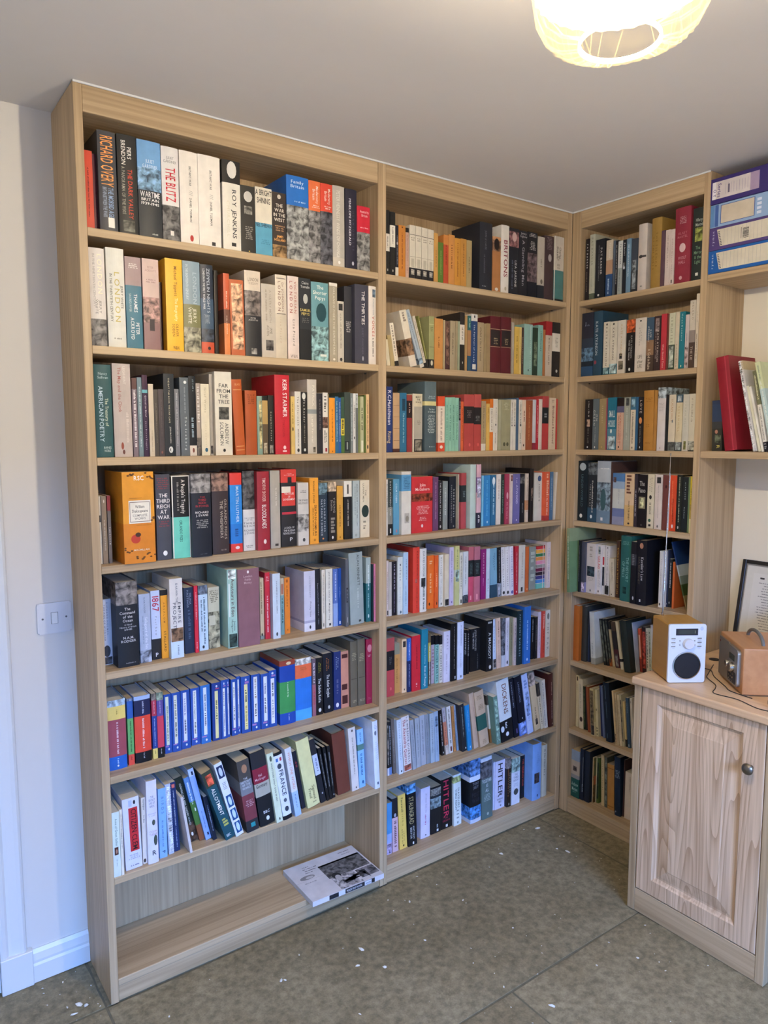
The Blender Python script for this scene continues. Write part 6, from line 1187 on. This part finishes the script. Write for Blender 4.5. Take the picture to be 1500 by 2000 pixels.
# ------------------------------------------------------------ pendant lamp
lp = tag(empty('pendant_lamp', (LAMP.x, LAMP.y, H)), 'lit round pendant shade of pale crinkled strands under the ceiling', 'lamp')
bm = bmesh.new(); lathe(bm, [(.045, 0), (.045, -.012), (.03, -.022), (0, -.022)], n=28); finish('ceiling_rose', bm, M['plastic'], lp, smooth=True)
bm = bmesh.new(); tube(bm, [(0, 0, -.02), (0, 0, -.10)], .003, 8); finish('flex', bm, M['plastic'], lp)
bm = bmesh.new(); lathe(bm, [(.012, -.10), (.018, -.105), (.018, -.135), (.012, -.14)], n=20); finish('lamp_holder', bm, M['plastic'], lp)
m, nt, p = newmat('translucent_shade'); L = nt.links.new
tr_ = N(nt, 'ShaderNodeBsdfTranslucent'); tp = N(nt, 'ShaderNodeBsdfTransparent'); mx = N(nt, 'ShaderNodeMixShader'); mx2 = N(nt, 'ShaderNodeMixShader')
tr_.inputs[0].default_value = hx('c8b478'); p.inputs['Base Color'].default_value = hx('c0ac70')
tc = N(nt, 'ShaderNodeTexCoord'); n_ = N(nt, 'ShaderNodeTexNoise'); mp = N(nt, 'ShaderNodeMapping'); mp.inputs['Scale'].default_value = (20, 20, 60); L(tc.outputs['Object'], mp.inputs[0]); L(mp.outputs[0], n_.inputs['Vector']); n_.inputs['Scale'].default_value = 1
L(p.outputs[0], mx.inputs[1]); L(tr_.outputs[0], mx.inputs[2]); mx.inputs[0].default_value = .65
mr = N(nt, 'ShaderNodeMapRange'); mr.inputs[3].default_value = .972; mr.inputs[4].default_value = .997; L(n_.outputs[0], mr.inputs[0]); L(mr.outputs[0], mx2.inputs[0])
L(mx.outputs[0], mx2.inputs[1]); L(tp.outputs[0], mx2.inputs[2]); L(mx2.outputs[0], nt.nodes['Material Output'].inputs[0]); M['shade'] = m
bm = bmesh.new(); rn = random.Random(2); nS = 96; zc = -.2
profS = [(.060, -.100), (.087, -.098), (.110, -.086), (.124, -.060), (.130, -.022), (.127, .020), (.114, .055), (.092, .080), (.062, .094)]
profS = [(r*.93, h*.93) for r, h in profS]
rg = []
for i, (r, h) in enumerate(profS):
    rg.append([bm.verts.new(((r+.0022*math.sin(k*2.1+i*.3)+rn.uniform(-.001, .001))*math.cos(2*math.pi*(k+i*1.1)/nS), (r+.0022*math.sin(k*2.1+i*.3))*math.sin(2*math.pi*(k+i*1.1)/nS), zc+h)) for k in range(nS)])
for i, (a, b_) in enumerate(zip(rg, rg[1:])):
    for k in range(nS): bm.faces.new((a[k], a[(k+1) % nS], b_[(k+1) % nS], b_[k])).material_index = 1 if i > 3 else 0
M['shade_top'] = M['shade'].copy(); M['shade_top'].name = 'light_blocking_shade_top'  # top made denser to hold the lamp's light off the ceiling
for q in M['shade_top'].node_tree.nodes:
    if q.type == 'MAP_RANGE': q.inputs[3].default_value = .2; q.inputs[4].default_value = .4
finish('shade', bm, [M['shade'], M['shade_top']], lp, smooth=True)
m = M['shade'].copy(); m.name = 'gauze_strand'
for q in m.node_tree.nodes:
    if q.type == 'MAP_RANGE': q.inputs[3].default_value = .95; q.inputs[4].default_value = .98
bm = bmesh.new()
for k in range(44):
    ph = rn.uniform(0, 6.28); sl = rn.uniform(.12, .9)*rn.choice((1, 1, -1)); pts = []
    for i, (r, h) in enumerate(profS): a = ph+sl*i*.12; pts.append(((r+.0028)*math.cos(a), (r+.0028)*math.sin(a), zc+h))
    tube(bm, pts, .0010, 4)
st = finish('strands', bm, m, lp); st['kind'] = 'stuff'
bm = bmesh.new(); lathe(bm, [(.0535, zc-.0925), (.0575, zc-.0925), (.0580, zc-.0985), (.0538, zc-.0985)], n=48, closed=True); finish('bottom_ring', bm, plain('glowing_white_ring', 'f0f0e8', .4, emit=('fffbe8', .9)), lp, smooth=True)  # ring's own glow imitates the bulb light falling on it
bm = bmesh.new(); lathe(bm, [(.060, zc+.092), (.064, zc+.092), (.064, zc+.098), (.060, zc+.098)], n=40, closed=True); finish('top_ring', bm, M['plastic'], lp, smooth=True)
bm = bmesh.new()
for sgn in (-1, 1): tube(bm, [(sgn*.009, 0, -.138), (sgn*.009, 0, -.215), (sgn*.005, 0, -.224), (0, 0, -.226)], .0055, 10)
for sgn in (-1, 1): tube(bm, [(0, sgn*.009, -.138), (0, sgn*.009, -.215), (0, sgn*.005, -.224), (0, 0, -.2262)], .0055, 10)
finish('bulb', bm, M['bulb'], lp, smooth=True)
ld = bpy.data.lights.new('lamp_light', 'POINT'); ld.energy = LAMP_POWER; ld.color = (1.0, .85, .65); ld.shadow_soft_size = .022
lo_ = bpy.data.objects.new('lamp_light', ld); COL.objects.link(lo_); lo_.location = (LAMP.x, LAMP.y, H-.245); 

r_=tag(empty('added_fill_pendant', (FILL_PENDANT[0], FILL_PENDANT[1], H)), 'added round fill pendant, unseen behind the camera', 'lamp')  # pendant added as warm fill for the shadowed sides, never in view
bm = bmesh.new(); tube(bm, [(0, 0, -.01), (0, 0, -.14)], .003, 8); finish('flex', bm, M['plastic'], r_)
bm = bmesh.new(); lathe(bm, [(.05, -.14), (.11, -.17), (.13, -.22), (.11, -.27), (.06, -.30)], n=32); finish('shade', bm, M['shade'], r_, smooth=True)
ld2 = bpy.data.lights.new('added_fill_pendant_light', 'POINT'); ld2.energy = 8; ld2.color = (1.0, .85, .66); ld2.shadow_soft_size = .1
l2 = bpy.data.objects.new('added_fill_pendant_light', ld2); COL.objects.link(l2); l2.location = (FILL_PENDANT[0], FILL_PENDANT[1], H-.23)

# caulk bead where the bookcases meet the ceiling
for o_ in (wbox('trim_2', .0, XB-.002, -.0035, .0, H-.0035, H+.002, M['gloss'], bev=.001), wbox('trim_3', XB-.0035, XB, -.5635, -.002, H-.0035, H+.002, M['gloss'], bev=.001)): pass
# added standing fill lamp, unseen behind the camera, warms the low parts
sl = tag(empty('added_fill_lamp', (.55, -2.75, 0)), 'added standing fill lamp, unseen behind the camera', 'lamp')
bm = bmesh.new(); lathe(bm, [(.13, 0), (.13, .015), (.03, .03), (0, .03)], n=28); finish('base', bm, M['dark'], sl)
bm = bmesh.new(); tube(bm, [(0, 0, .03), (0, 0, 1.15)], .009, 10); finish('pole', bm, M['chrome'], sl)
bm = bmesh.new(); lathe(bm, [(.15, 1.12), (.11, 1.36)], n=32); bmesh.ops.delete(bm, geom=[f for f in bm.faces if len(f.verts) > 4], context='FACES'); finish('lamp_shade', bm, M['shade'], sl, smooth=True)
ld3 = bpy.data.lights.new('added_fill_lamp_light', 'POINT'); ld3.energy = 19; ld3.color = (1.0, .84, .63); ld3.shadow_soft_size = .08
l3 = bpy.data.objects.new('added_fill_lamp_light', ld3); COL.objects.link(l3); l3.location = (.55, -2.75, 1.22)
